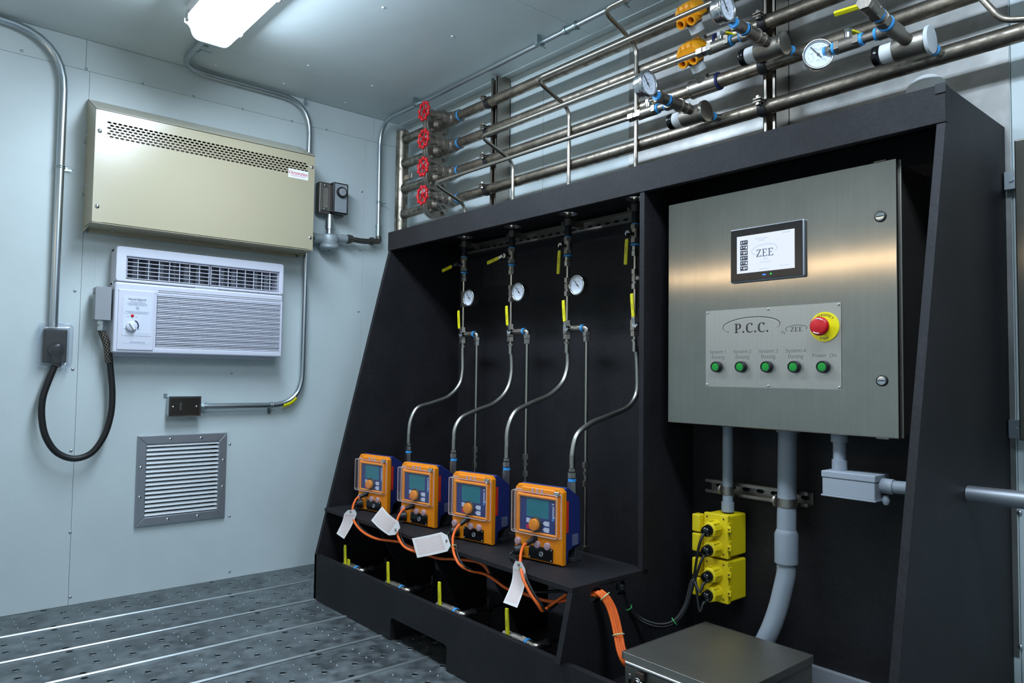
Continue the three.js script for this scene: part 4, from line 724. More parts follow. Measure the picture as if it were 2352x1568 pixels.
// ------------------------------------------------------------------ the four dosing lines inside the cabinet
const LX = -0.15;
ZL.forEach((z, i) => {
  const P = (y, dz = 0, dx = 0) => V(LX + dx, y, z + dz);
  { const o = thing('riser_pipe', `dark upright pipe with a clamp hanging from the roof, ${NTH[i]}`, 'pipe', 'risers in the cabinet');
    part(o, 'pipe', cyl(P(1.60), P(1.745), 0.0125, 0.0125, 18), M.pipe); part(o, 'sleeve', cyl(P(1.60), P(1.69), 0.0145, 0.0145, 18), M.blackPipe);
    part(o, 'clamp', [cyl(P(1.655), P(1.683), 0.0175, 0.0175, 20), box(LX - 0.006, LX + 0.09, 1.656, 1.682, z - 0.003, z + 0.003), hex(P(1.668, -0.02, -0.002), P(1.668, -0.034, -0.002), 0.0085)], M.strut); finish(o); }
  { const o = thing('ball_valve', `yellow levered ball valve high on the riser ${NTH[i]}`, 'valve', 'upper line valves');
    part(o, 'body', [hex(P(1.588), P(1.604), 0.019), cyl(P(1.55), P(1.59), 0.017), hex(P(1.535), P(1.552), 0.018)], M.cast);
    part(o, 'stem', [cyl(P(1.566), P(1.566, 0, -0.042), 0.0085), hex(P(1.566, 0, -0.034), P(1.566, 0, -0.048), 0.0125)], M.chrome);
    const h = i < 2 ? [P(1.566, -0.006, -0.05), P(1.558, -0.036, -0.05), P(1.543, -0.118, -0.05)] : [P(1.566, 0.004, -0.05), P(1.542, 0.004, -0.054), P(1.445, 0.0, -0.056)];
    part(o, 'lever', leverGeo(h[0], h[1], V(-1, 0, 0), 0.014, 0.003), M.chrome); part(o, 'grip', leverGeo(h[1], h[2], V(-1, 0, 0), 0.0165, 0.006), M.yellow); leverPrint(o, h[1], h[2], V(-1, 0, 0), 0.0165, 0.006);
    tape(o, P(1.527), UP, 0.0175, 0.008); tape(o, P(1.606), UP, 0.0155, 0.005);
    part(o, 'adapter', [hex(P(1.506), P(1.522), 0.0125), hex(P(1.484), P(1.504), 0.0145)], M.fitting); finish(o); }
  { const o = thing('gauge_tee', `steel tube tee with nuts carrying a gauge, ${NTH[i]}`, 'pipe fitting', 'tees in the cabinet');
    part(o, 'tube', cyl(P(1.235), P(1.49), 0.0072, 0.0072, 12), M.tube);
    part(o, 'nut', hex(P(1.414), P(1.434), 0.0145), M.fitting); part(o, 'nut', hex(P(1.358), P(1.378), 0.0145), M.fitting);
    part(o, 'body', [cyl(P(1.378), P(1.414), 0.011), hex(P(1.386), P(1.41), 0.0135), cyl(P(1.398), P(1.398, 0.03), 0.009), hex(P(1.398, 0.012), P(1.398, 0.026), 0.0125)], M.cast); finish(o); }
  if (i < 3) gauge(V(LX - 0.02, 1.393, z + 0.092), V(-1, 0, 0), P(1.396, 0.024, -0.004), `white dial gauge inside the cabinet, ${NTH[i]}`, 'gauges in the cabinet');
  { const o = thing('three_way_valve', `three way valve with upright yellow lever, ${NTH[i]}`, 'valve', 'lower line valves');
    part(o, 'body', [hex(P(1.238), P(1.256), 0.015), hex(P(1.20), P(1.24), 0.0185), hex(P(1.178), P(1.198), 0.017), ...(i < 3 ? [cyl(P(1.22), P(1.22, 0.085), 0.0135)] : [])], M.cast);
    part(o, 'stem', [cyl(P(1.22, 0.024), P(1.22, 0.03, -0.034), 0.009), hex(P(1.22, 0.028, -0.026), P(1.22, 0.03, -0.038), 0.0125)], M.chrome);
    const h = [P(1.22, 0.03, -0.04), P(1.246, 0.034, -0.05), P(1.335, 0.026, -0.05)]; 
    part(o, 'lever', leverGeo(h[0], h[1], V(-1, 0, 0), 0.013, 0.003), M.chrome); part(o, 'grip', leverGeo(h[1], h[2], V(-1, 0, 0), 0.0155, 0.006), M.yellow); leverPrint(o, h[1], h[2], V(-1, 0, 0), 0.0155, 0.006);
    if (i < 3) { tape(o, P(1.22, 0.09), Z, 0.0155, 0.009); part(o, 'elbow', [bent([P(1.22, 0.092), P(1.22, 0.113), P(1.195, 0.113)], 0.012, 0.0125, 14), hex(P(1.188, 0.113), P(1.204, 0.113), 0.0165), hex(P(1.165, 0.113), P(1.186, 0.113), 0.0145)], M.fitting); }
    finish(o); }
  if (i < 3) { const o = thing('drain_tube', `straight upright steel tube behind the pump, ${NTH[i]}`, 'tube', 'upright drain tubes');
    part(o, 'tube', cyl(P(0.12, 0.113), P(1.17, 0.113), 0.0072, 0.0072, 12), M.tube);
    part(o, 'union', [hex(P(0.655, 0.113), P(0.68, 0.113), 0.0145), cyl(P(0.605, 0.113), P(0.66, 0.113), 0.0095), hex(P(0.582, 0.113), P(0.606, 0.113), 0.0135), hex(P(0.628, 0.113), P(0.642, 0.113), 0.0115)], M.fitting);
    part(o, 'bulkhead_nut', [hex(P(0.312, 0.113), P(0.345, 0.113), 0.0165)], M.fitting); finish(o); }
  { // braided hose
    const o = thing('braided_hose', `braided steel hose curving down to the pump ${NTH[i]}`, 'hose', 'braided hoses');
    const hp = [[[-0.15, 1.117], [-0.15, 1.038], [-0.167, 0.976], [-0.228, 0.92], [-0.327, 0.888], [-0.411, 0.863], [-0.444, 0.81], [-0.452, 0.749]], [[-0.145, 1.116], [-0.143, 1.03], [-0.170, 0.956], [-0.237, 0.901], [-0.346, 0.867], [-0.426, 0.835], [-0.455, 0.792], [-0.458, 0.748]],
      [[-0.146, 1.121], [-0.145, 1.066], [-0.170, 1.003], [-0.237, 0.951], [-0.356, 0.911], [-0.434, 0.877], [-0.466, 0.82], [-0.47, 0.75]], [[-0.142, 1.127], [-0.132, 1.035], [-0.137, 0.961], [-0.18, 0.914], [-0.288, 0.882], [-0.397, 0.853], [-0.46, 0.815], [-0.48, 0.752]]][i];
    const e = hp[7], xe = e[0];
    part(o, 'hose', sweep(smooth([V(LX, 1.14, z), ...hp.map(([x, y]) => V(x, y, z)), V(xe, 0.72, z)], 70), 0.0098, 14), M.hose, true);
    part(o, 'ferrule', [cyl(P(1.12), P(1.158), 0.0105, 0.0105, 14), hex(P(1.158), P(1.166), 0.0125), cyl(P(1.166), P(1.18), 0.0085, 0.0085, 12)], M.fitting);
    part(o, 'ferrule', [cyl(V(xe, 0.705, z), V(xe, 0.75, z), 0.0108, 0.0108, 14), hex(V(xe, 0.694, z), V(xe, 0.704, z), 0.0125), hex(V(xe, 0.672, z), V(xe, 0.69, z), 0.0155)], M.fitting);
    tape(o, V(xe, 0.664, z), UP, 0.0145, 0.009);
    part(o, 'end_coupling', hex(V(xe, 0.585, z), V(xe, 0.659, z), 0.0165), M.fitting); finish(o);
  }
});

// ------------------------------------------------------------------ dosing pumps
const texDisplay = canvasTex(512, 512, (g, w, h) => {
  g.fillStyle = '#25306e'; g.fillRect(0, 0, w, h); g.fillStyle = '#0f7a86'; g.fillRect(96, 30, 310, 262); g.fillStyle = '#0c6f7c'; g.fillRect(110, 44, 282, 234);
  const btn = (x, y, c, pt, s, tc) => { g.fillStyle = c; g.beginPath(); if (pt > 0) { g.moveTo(x - 46, y); g.lineTo(x - 16, y - 34); g.lineTo(x + 46, y - 34); g.lineTo(x + 46, y + 34); g.lineTo(x - 16, y + 34); } else { g.moveTo(x + 46, y); g.lineTo(x + 16, y - 34); g.lineTo(x - 46, y - 34); g.lineTo(x - 46, y + 34); g.lineTo(x + 16, y + 34); } g.closePath(); g.fill(); text(g, s, x + (pt > 0 ? 12 : -8), y, 34, tc, 'sans-serif', 'center', 'bold'); };
  btn(140, 352, '#c9cede', -1, '↩', '#2a3170'); btn(140, 448, '#d01c48', -1, '○', '#f0a0b0'); btn(372, 362, '#c9cede', 1, '≡', '#22264a'); btn(372, 452, '#c9cede', 1, '▸', '#22264a');
  g.save(); g.translate(468, 160); g.rotate(-Math.PI / 2); text(g, 'gamma/ X', 0, 0, 44, '#d8def0', 'sans-serif', 'center', 'bold'); g.restore(); g.fillStyle = '#3f8fd0'; g.fillRect(456, 262, 26, 46);
});
const texSideLabel = canvasTex(160, 192, (g, w, h) => { g.fillStyle = '#6b7088'; g.fillRect(0, 0, w, h); g.fillStyle = '#2a3058'; for (let i = 0; i < 7; i++) for (let k = 0; k < 3; k++) g.fillRect(10 + k * 50, 12 + i * 25, 14 + rnd() * 26, 9); });
{
  const build = () => {
    const o = thing('dosing_pump', `orange and navy dosing pump with clear cover, ${NTH[0]}`, 'pump', 'dosing pumps on the shelf');
    const c = (z0, z1, y0, y1, x0, x1, r) => box(x0, x1, y0, y1, z0, z1, r);
    part(o, 'body', extZ([[0.014, 0.004], [0.014, 0.246], [0.026, 0.252], [0.04, 0.249], [0.1, 0.212], [0.104, 0.19], [0.104, 0.056], [0.07, 0.05], [0.042, 0.042], [0.034, 0.004]], -0.096, 0.096, 0.006), M.navy);
    part(o, 'foot', [c(-0.094, 0.094, 0, 0.012, 0.016, 0.034, 0.003), c(-0.09, 0.09, 0, 0.014, 0.07, 0.12, 0.003), c(-0.09, 0.09, 0.01, 0.055, 0.085, 0.105, 0.003)], M.dark);
    part(o, 'front_shell', [extX([[-0.1, 0.012], [-0.09, 0.004], [0.1, 0.004], [0.1, 0.238], [0.088, 0.25], [-0.088, 0.25], [-0.1, 0.238]], -0.004, 0.02, 0.004), c(-0.086, 0.086, 0.09, 0.099, -0.012, 0.0, 0.004), c(-0.086, 0.086, 0.21, 0.22, -0.012, 0, 0.004), c(-0.086, -0.076, 0.092, 0.218, -0.012, 0, 0.004), c(0.076, 0.086, 0.092, 0.218, -0.012, 0, 0.004), c(-0.07, 0.07, 0.224, 0.244, -0.01, 0.004, 0.006)], M.orange);
    for (const z of [-0.02, 0, 0.02]) part(o, 'indicator', c(z - 0.004, z + 0.004, 0.228, 0.242, -0.0115, -0.008, 0.001), M.clearCap);
    printX(o, 'display', -0.0045, 0.097, 0.212, -0.077, 0.077, texDisplay, { roughness: 0.25 }, 0.002);
    part(o, 'dial_ring', lathe([[0.026, 0], [0.026, 0.006], [0.021, 0.008]], V(-0.006, 0.124, -0.006), V(-1, 0, 0), 26), M.rubber);
    part(o, 'dial', lathe([[0.0195, 0], [0.0195, 0.013], [0.0175, 0.016], [0, 0.0165]], V(-0.009, 0.124, -0.006), V(-1, 0, 0), 26), M.orange);
    const cover = part(o, 'clear_cover', c(-0.1, 0.096, 0.09, 0.232, -0.027, -0.003, 0.006), M.glassy);
    const rim = (z0, z1, y0, y1, x) => bent([V(x, (y0 + y1) / 2, z0), V(x, y1, z0), V(x, y1, z1), V(x, y0, z1), V(x, y0, z0), V(x, (y0 + y1) / 2, z0)], 0.008, 0.0013, 6);
    part(cover, 'cover_edge', [rim(-0.098, 0.094, 0.092, 0.23, -0.026), bent([V(-0.026, 0.096, -0.099), V(-0.004, 0.096, -0.099)], 0.01, 0.001, 6), bent([V(-0.026, 0.228, -0.099), V(-0.004, 0.228, -0.099)], 0.01, 0.001, 6)], M.edge);
    part(cover, 'cover_rim', extX(roundRect(-0.098, 0.102, 0.088, 0.234, 0.01), -0.0065, -0.0045, 0, [new THREE.Path(roundRect(-0.095, 0.099, 0.091, 0.231, 0.008).getPoints(5).reverse())]), M.edge);
    part(o, 'hinge', [c(0.07, 0.092, 0.226, 0.24, -0.014, -0.002, 0.003)], M.chrome);
    for (const z of [-0.084, 0.0, 0.042]) part(o, 'port_cap', lathe([[0.0125, 0], [0.0125, 0.006], [0.010, 0.009], [0, 0.009]], V(-0.004, 0.058, z), V(-1, 0, 0), 18), M.clearCap);
    part(o, 'socket_plate', c(-0.036, 0.064, 0.01, 0.052, -0.008, -0.003, 0.001), M.blackGloss);
    part(o, 'socket', [lathe([[0.008, 0], [0.008, 0.003], [0.006, 0.003], [0.006, 0]], V(-0.008, 0.03, 0.018), V(-1, 0, 0), 16), ...[0, 1, 2, 3].map((k) => cyl(V(-0.008, 0.03 + 0.003 * Math.cos(k * 1.57), 0.018 + 0.003 * Math.sin(k * 1.57)), V(-0.0105, 0.03 + 0.003 * Math.cos(k * 1.57), 0.018 + 0.003 * Math.sin(k * 1.57)), 0.001, 0.001, 6))], M.greyPaint);
    for (const [y, z] of [[0.014, -0.031], [0.014, 0.059], [0.047, -0.031], [0.047, 0.059]]) part(o, 'screw', ball(V(-0.008, y, z), 0.0025, 8), M.chrome);
    part(o, 'cable_gland', [lathe([[0.019, 0], [0.019, 0.01], [0.016, 0.014], [0.016, 0.024], [0.012, 0.03], [0, 0.03]], V(-0.002, 0.03, -0.068), V(-0.8, -0.1, -0.6), 18)], M.rubber);
    part(o, 'warning_strip', c(0.095, 0.0975, 0.105, 0.208, 0.022, 0.034, 0.0005), M.redLabel);
    part(o, 'rating_label', box(0.056, 0.088, 0.06, 0.095, 0.096, 0.0972), printMat(texSideLabel), true);
    part(o, 'dosing_head', [lathe([[0, 0], [0.038, 0], [0.044, 0.006], [0.044, 0.03], [0.036, 0.044], [0, 0.046]], V(0.102, 0.125, 0), V(1, 0, 0), 30), c(-0.017, 0.017, 0.12, 0.185, 0.12, 0.155, 0.006)], M.greyBox);
    return o;
  };
  const p0 = build(); p0.position.set(-0.635, SH, ZL[0]); p0.rotation.y = 0.15;
  for (let i = 1; i < 4; i++) copyOf(p0, 0, 0, ZL[i] - ZL[0], `orange and navy dosing pump with clear cover, ${NTH[i]}`);
}
// orange signal cables and black power cords of the pumps
const q8 = (a, b, x) => onX(720 + a / 4.9, 1020 + b / 4.9, x), q9 = (a, b, x) => onX(1020 + a / 4.3565, 1060 + b / 4.3565, x), q11 = (a, b, x) => onX(720 + a / 3.178, 1200 + b / 3.178, x);
const legHole = (k) => [V(-0.70, 0.33, 2.05), V(-0.662 + 0.006 * k, 0.366 + 0.004 * (k % 2), 2.14), V(-0.652 + 0.007 * k, 0.366 + 0.004 * (k % 2), 2.172)];
const bundle = (k) => [[2060, 510], [2105, 548], [2150, 625], [2180, 720], [2203, 830], [2222, 930], [2255, 1015], [2290, 1055]].map(([a, b], j) => onZ(720 + a / 3.178, 1200 + b / 3.178, 2.185 + Math.min(j, 6) * 0.018).add(V(k * 0.0068, (k % 2) * 0.002, k * 0.002)));
const cableStart = [
  [q8(545, 580, -0.668), q8(490, 605, -0.69), q8(447, 690, -0.72), q8(442, 790, -0.745), q8(470, 890, -0.77), q8(560, 990, -0.775), q8(700, 1060, -0.77), q8(860, 1085, -0.76), q8(980, 1103, -0.74), q8(1200, 1200, -0.70), q8(1400, 1275, -0.68), q9(370, 1020, -0.66), q9(470, 1135, -0.66), q9(600, 1255, -0.66), q9(740, 1300, -0.66)],
  [q8(1060, 715, -0.668), q8(1005, 735, -0.69), q8(947, 840, -0.72), q8(936, 940, -0.75), q8(960, 1060, -0.775), q8(1020, 1150, -0.78), q8(1090, 1190, -0.775), q8(1200, 1225, -0.75), q8(1330, 1262, -0.73), q8(1440, 1288, -0.72), q8(1570, 1290, -0.71), q9(385, 1022, -0.665), q9(490, 1140, -0.665), q9(620, 1260, -0.665), q9(760, 1310, -0.665)],
  [q9(185, 608, -0.668), q9(135, 650, -0.69), q9(95, 730, -0.72), q9(87, 830, -0.75), q9(110, 950, -0.778), q9(160, 1035, -0.78), q9(250, 1085, -0.75), q9(420, 1130, -0.70), q9(640, 1275, -0.68), q9(800, 1320, -0.68)],
  [q9(850, 805, -0.668), q9(800, 835, -0.69), q9(768, 930, -0.73), q9(766, 1050, -0.76), q9(795, 1180, -0.782), q9(870, 1330, -0.782), q9(940, 1430, -0.77), q9(985, 1490, -0.75), q9(1060, 1440, -0.72), q9(1230, 1325, -0.70)],
];
cableStart.forEach((s, i) => {
  const o = thing('signal_cable', `orange signal cable plugged into the pump ${NTH[i]}`, 'cable', 'orange cables');
  part(o, 'cable', sweep(smooth([...s, ...legHole(i), ...bundle(i)], 150), 0.0048, 10), M.orangeCable);
  const a = s[0], d = s[0].clone().sub(s[1]).normalize(); part(o, 'plug', [cyl(a.clone().addScaledVector(d, -0.012), a.clone().addScaledVector(d, 0.022), 0.0075, 0.0105, 14), cyl(a.clone().addScaledVector(d, 0.018), a.clone().addScaledVector(d, 0.032), 0.0115, 0.0115, 14)], M.rubber);
  const t = s[3].clone().lerp(s[4], 0.2), td = s[4].clone().sub(s[3]).normalize(); part(o, 'cable_tie', ring(t.clone().add(V(0.004, 0, 0)), td, 0.0088, 0.0016, 16, 6), i === 3 ? M.tieGreen : M.tie);
  if (i === 0) { const b0 = bundle(1.5), b = b0[1]; part(o, 'cable_tie', ring(b, b0[2].clone().sub(b0[0]).normalize(), 0.0165, 0.0018, 20, 6), M.tie); part(o, 'cable_tie', ring(b0[4], b0[5].clone().sub(b0[3]).normalize(), 0.0165, 0.0018, 20, 6), M.tie); }
  finish(o);
  const k = thing('power_cord', `thin black power cord of the pump ${NTH[i]}`, 'cord', 'pump power cords');
  const g = V(-0.635, SH + 0.03, ZL[i]).add(V(-0.026, -0.004, -0.07 - 0.016).applyAxisAngle(UP, 0.15));
  const bk = V(0.011, -0.002, 0.005), tail = [V(-0.62, 0.345, 2.03), V(-0.552, 0.366 + i * 0.004, 2.14), V(-0.545, 0.366 + i * 0.004, 2.175)];
  const mid = s.slice(3, -1).map((p) => p.clone().add(bk));
  const plugY = [0.547, 0.480, 0.397, 0.338][i];
  const run = [[75, 1010], [107, 1120], [175, 1190], [290, 1228], [380, 1202], [445, 1110], [492, 960]].map(([a, b], j) => onX(1400 + a / 2.578, 960 + b / 2.578, -0.535 + j * 0.028).add(V(0, (i - 1.5) * 0.004, (i % 2) * 0.007)));
  part(k, 'cord', sweep(smooth([g, g.clone().add(V(-0.012, -0.012, -0.004)), ...mid, ...tail, ...run, V(-0.375, plugY - 0.03, 2.338), V(-0.362, plugY - 0.006, 2.342), V(-0.352, plugY, 2.345)], 170), 0.0042, 9), M.rubber);
  if (i === 0) for (const j of [1, 4]) part(k, 'cable_tie', ring(run[j].clone().add(V(0, 0.006, 0.003)), run[j + 1].clone().sub(run[j - 1]).normalize(), 0.0115, 0.0017, 18, 6), M.tieGreen);
  finish(k);
});
// paper tags on the cords
const texTag = canvasTex(256, 512, (g, w, h) => {
  g.fillStyle = '#f3ece8'; g.fillRect(0, 0, w, h); for (let i = 0; i < 34; i++) { g.fillStyle = i < 3 ? '#c8847c' : '#d9a79c'; let x = 26; while (x < 225) { const l = 8 + rnd() * 26; g.fillRect(x, 96 + i * 11.4, Math.min(l, 228 - x), 4.6); x += l + 6; } }
});
const tagMat = printMat(texTag, { roughness: 0.9, transmission: 0.12, thickness: 0 });
function tag(a, b, c, d, bow, label) {                    // a, b: punched end left and right; c, d: far end left and right
  const o = thing('paper_tag', label, 'tag', 'paper tags on the cords'), nu = 14, nv = 6, pos = [], uv = [], idx = [];
  const n = b.clone().sub(a).cross(c.clone().sub(a)).normalize();
  for (let i = 0; i <= nu; i++) for (let j = 0; j <= nv; j++) {
    const u = i / nu, v = j / nv, w = u < 0.14 ? 0.52 + 0.48 * u / 0.14 : 1, vv = 0.5 + (v - 0.5) * w;
    const p = a.clone().lerp(b, vv).lerp(c.clone().lerp(d, vv), u).addScaledVector(n, bow * Math.sin(u * Math.PI * 1.15)); pos.push(p.x, p.y, p.z); uv.push(vv, 1 - u);
    if (i < nu && j < nv) { const k = i * (nv + 1) + j; idx.push(k, k + nv + 1, k + 1, k + 1, k + nv + 1, k + nv + 2); }
  }
  const nn = pos.length / 3, t = 0.0006; for (let i = 0; i < nn; i++) { pos.push(pos[i * 3] + n.x * t, pos[i * 3 + 1] + n.y * t, pos[i * 3 + 2] + n.z * t); uv.push(uv[i * 2], uv[i * 2 + 1]); }
  const m = idx.length; for (let i = 0; i < m; i += 3) idx.push(nn + idx[i], nn + idx[i + 2], nn + idx[i + 1]);
  const g = new THREE.BufferGeometry(); g.setAttribute('position', new THREE.Float32BufferAttribute(pos, 3)); g.setAttribute('uv', new THREE.Float32BufferAttribute(uv, 2)); g.setIndex(idx); g.computeVertexNormals();
  part(o, 'paper', g, tagMat, true);
  const h = a.clone().lerp(b, 0.5).lerp(c.clone().lerp(d, 0.5), 0.07).addScaledVector(n, bow * 0.25); part(o, 'eyelet', ring(h, n, 0.004, 0.0015, 16, 6), M.brown); finish(o);
}
tag(q8(350, 745, -0.768), q8(500, 730, -0.764), q8(265, 1005, -0.785), q8(350, 1065, -0.78), 0.006, `white printed paper tag hanging from the cord ${NTH[0]}`);
tag(q8(1000, 900, -0.772), q8(895, 1055, -0.782), q8(762, 700, -0.765), q8(640, 855, -0.778), -0.008, `white printed paper tag lying askew at the cord ${NTH[1]}`);
tag(q8(1490, 975, -0.76), q8(1560, 1190, -0.775), q8(1112, 1060, -0.775), q8(1172, 1278, -0.782), 0.004, `white printed paper tag held level at the cord ${NTH[2]}`);
tag(q9(685, 985, -0.765), q9(805, 1010, -0.77), q9(605, 1410, -0.795), q9(745, 1462, -0.795), 0.012, `white printed paper tag hanging curled at the cord ${NTH[3]}`);

// drain valves behind the cabinet's front lip
{
  const zs = [0.79, 1.148, 1.503, 1.88];
  zs.forEach((z, i) => {
    const o = thing('drain_valve', `yellow levered drain valve behind the front lip, ${NTH[i]}`, 'valve', 'drain valves'), x = -0.745, y = 0.188;
    part(o, 'body', [hex(V(x, y, z - 0.012), V(x, y, z + 0.012), 0.016), cyl(V(x, y, z + 0.01), V(x, y, z + 0.062), 0.0165), hex(V(x, y, z + 0.058), V(x, y, z + 0.076), 0.018), cyl(V(x, y, z - 0.03), V(x, y, z - 0.01), 0.012)], M.cast);
    tape(o, V(x, y, z + 0.082), Z, 0.0165, 0.01);
    part(o, 'elbow', [bent([V(x, y, z + 0.086), V(x, y, z + 0.116), V(x + 0.03, y, z + 0.116)], 0.015, 0.0125, 14), cyl(V(x, y, z + 0.086), V(x, y, z + 0.098), 0.0145)], M.fitting);
    part(o, 'rod', [cyl(V(x + 0.028, y, z + 0.116), V(-0.46, y + 0.01, z + 0.116), 0.0072, 0.0072, 10), hex(V(x + 0.04, y, z + 0.116), V(x + 0.06, y, z + 0.116), 0.0145), hex(V(x + 0.11, y, z + 0.116), V(x + 0.13, y, z + 0.116), 0.0145), cyl(V(x + 0.12, 0.1, z + 0.116), V(x + 0.12, y + 0.04, z + 0.116), 0.006, 0.006, 8)], M.blackPipe);
    const b = V(x - 0.012, y + 0.006, z), e = V(x - 0.012, y + 0.09, z - 0.006);
    part(o, 'lever', [cyl(V(x, y, z + 0.02), V(x - 0.014, y + 0.004, z + 0.02), 0.008), leverGeo(V(x - 0.014, y + 0.004, z + 0.024), V(x - 0.014, y + 0.004, z - 0.004), V(-1, 0, 0), 0.012, 0.003)], M.chrome);
    part(o, 'grip', leverGeo(b, e, V(-1, 0, 0), 0.0155, 0.007), M.yellow); leverPrint(o, b, e, V(-1, 0, 0), 0.0155, 0.007);
    if (i === 0) part(o, 'hang_tag', box(x - 0.012, x - 0.010, y - 0.005, y + 0.035, z + 0.016, z + 0.038), M.yellow);
    finish(o);
  });
}

// ================================================================== CONTROL PANEL BAY
{
  const o = thing('control_panel', 'brushed steel control panel with touch screen and emergency stop button', 'control panel');
  const xf = -0.38, y0 = 0.879, y1 = 1.587, z0 = 2.217, z1 = 2.926;
  part(o, 'body', box(-0.362, -0.171, y0 + 0.006, y1 - 0.006, z0 + 0.006, z1 - 0.004, 0.004), M.brushedTop);
  part(o, 'body_flange', box(-0.362, -0.357, y0 + 0.001, y1 - 0.001, z0 + 0.001, z1 + 0.004, 0.001), M.brushedTop);
  part(o, 'door', box(xf, xf + 0.015, y0, y1, z0, z1, 0.003), M.brushed);
  part(o, 'screen_bezel', box(xf - 0.012, xf, 1.307, 1.468, 2.455, 2.687, 0.005), M.alu);
  part(o, 'screen_glass', box(xf - 0.0145, xf - 0.0115, 1.311, 1.464, 2.459, 2.683, 0.001), M.blackGloss);
  const scr = canvasTex(1024, 620, (g, w, h) => {
    g.fillStyle = '#f4f7ff'; g.fillRect(0, 0, w, h); g.fillStyle = '#2b3142'; for (let i = 0; i < 6; i++) { g.fillRect(62, 74 + i * 86, 140, 74); g.fillStyle = '#dfe6f4'; for (let k = 0; k < 3; k++) g.fillRect(80 + k * 40, 92 + i * 86, 18 + (i * k % 3) * 6, 38 - (k + i) % 3 * 8); g.fillStyle = '#2b3142'; }
    g.strokeStyle = '#8ea0c0'; g.lineWidth = 5; g.beginPath(); g.ellipse(500, 268, 226, 84, -0.06, 1.9, 6.9); g.stroke(); text(g, 'ZEE', 510, 320, 170, '#3a4868', 'serif');
    text(g, 'PRODUCT CHEMICAL', 450, 78, 24, '#9aa6bc'); text(g, 'CONTROL', 450, 110, 24, '#9aa6bc'); text(g, 'COMPANY', 520, 420, 22, '#aab4c8'); text(g, 'Chemical Injection', 520, 470, 24, '#b0bace'); text(g, 'www.zeeco.com', 500, 580, 24, '#9aa6bc'); text(g, '12:04:00 PM', 880, 36, 26, '#9aa6bc'); text(g, 'Press to enter', 850, 560, 24, '#b0bace');
  });
  part(o, 'screen', box(xf - 0.0152, xf - 0.0142, 1.333, 1.443, 2.48, 2.661), std({ color: hexc('#101010'), emissive: new THREE.Color(0.85, 0.92, 1.0), emissiveMap: scr, emissiveIntensity: 1.0, roughness: 0.3 }), true);
  part(o, 'status_light', box(xf - 0.0152, xf - 0.0142, 1.3215, 1.3245, 2.563, 2.573), std({ color: hexc('#2060ff'), emissive: hexc('#3a70ff'), emissiveIntensity: 2 }));
  part(o, 'status_light', cyl(V(xf - 0.0142, 1.3235, 2.589), V(xf - 0.0155, 1.3235, 2.589), 0.0025, 0.0025, 12), std({ color: hexc('#20a040'), emissive: hexc('#28c850'), emissiveIntensity: 1 }));
  const plate = canvasTex(1400, 780, (g, w, h) => {
    g.fillStyle = '#b4b1aa'; g.fillRect(0, 0, w, h); for (let i = 0; i < 500; i++) { g.fillStyle = `rgba(${rnd() > 0.5 ? '255,255,250' : '90,88,80'},0.035)`; g.fillRect(rnd() * w, 0, 1 + rnd() * 2, h); }
    const eng = (s, x, y, px, font, wt) => { text(g, s, x + 2, y + 3, px, '#ddd9d0', font, 'center', wt); text(g, s, x, y, px, '#4c4944', font, 'center', wt); };
    g.lineWidth = 9; g.strokeStyle = '#5a5650'; g.beginPath(); g.ellipse(512, 172, 308, 84, -0.03, 2.5, 6.75); g.stroke(); g.lineWidth = 4; g.strokeStyle = '#d8d4ca'; g.beginPath(); g.ellipse(512, 178, 300, 80, -0.03, 2.6, 6.7); g.stroke();
    eng('P.C.C.', 520, 196, 132, 'serif', 'bold'); eng('by', 858, 250, 44, 'sans-serif', ''); eng('ZEE', 985, 228, 62, 'serif', 'bold'); g.lineWidth = 5; g.strokeStyle = '#5a5650'; g.beginPath(); g.ellipse(982, 218, 104, 30, -0.03, 2.5, 6.75); g.stroke();
    for (let i = 0; i < 4; i++) { const x = 146 + i * 277; eng('System ' + (i + 1), x, 428, 50, 'sans-serif', ''); eng('Dosing', x, 482, 50, 'sans-serif', ''); } eng('Power  On', 1247, 476, 48, 'sans-serif', '');
  });
  printX(o, 'name_plate', xf, 0.998, 1.23, 2.363, 2.783, plate, { metalness: 0.85, roughness: 0.42 }, 0.002);
  for (const y of [1.004, 1.224]) for (const z of [2.369, 2.573, 2.777]) part(o, 'screw', ball(V(xf - 0.002, y, z), 0.0038, 10), M.chrome);
  const ringTex = canvasTex(512, 512, (g, w, h) => {
    g.fillStyle = '#e9d80c'; g.fillRect(0, 0, w, h); const arc = (s, r, mid, flip, px) => { const st = 0.2; [...s].forEach((c, i) => { const a = mid + (i - (s.length - 1) / 2) * st * (flip ? -1 : 1); g.save(); g.translate(256 + Math.cos(a) * r, 256 + Math.sin(a) * r); g.rotate(a + (flip ? -Math.PI / 2 : Math.PI / 2)); text(g, c, 0, 0, px, '#1a1a10', 'sans-serif', 'center', 'bold'); g.restore(); }); };
    arc('EMERGENCY', 205, -Math.PI / 2, false, 62); arc('STOP', 205, Math.PI / 2, true, 62);
  });
  const rg = part(o, 'emergency_ring', new THREE.CircleGeometry(0.04, 40), printMat(ringTex, { roughness: 0.45 }), true); rg.rotation.y = -Math.PI / 2; rg.position.set(xf - 0.0056, 1.166, 2.739);
  part(o, 'emergency_ring_body', lathe([[0.0402, 0], [0.0402, 0.003], [0, 0.003]], V(xf - 0.002, 1.166, 2.739), V(-1, 0, 0), 40), M.yellow);
  part(o, 'emergency_collar', cyl(V(xf - 0.006, 1.166, 2.739), V(xf - 0.022, 1.166, 2.739), 0.017, 0.015, 24), M.yellow);
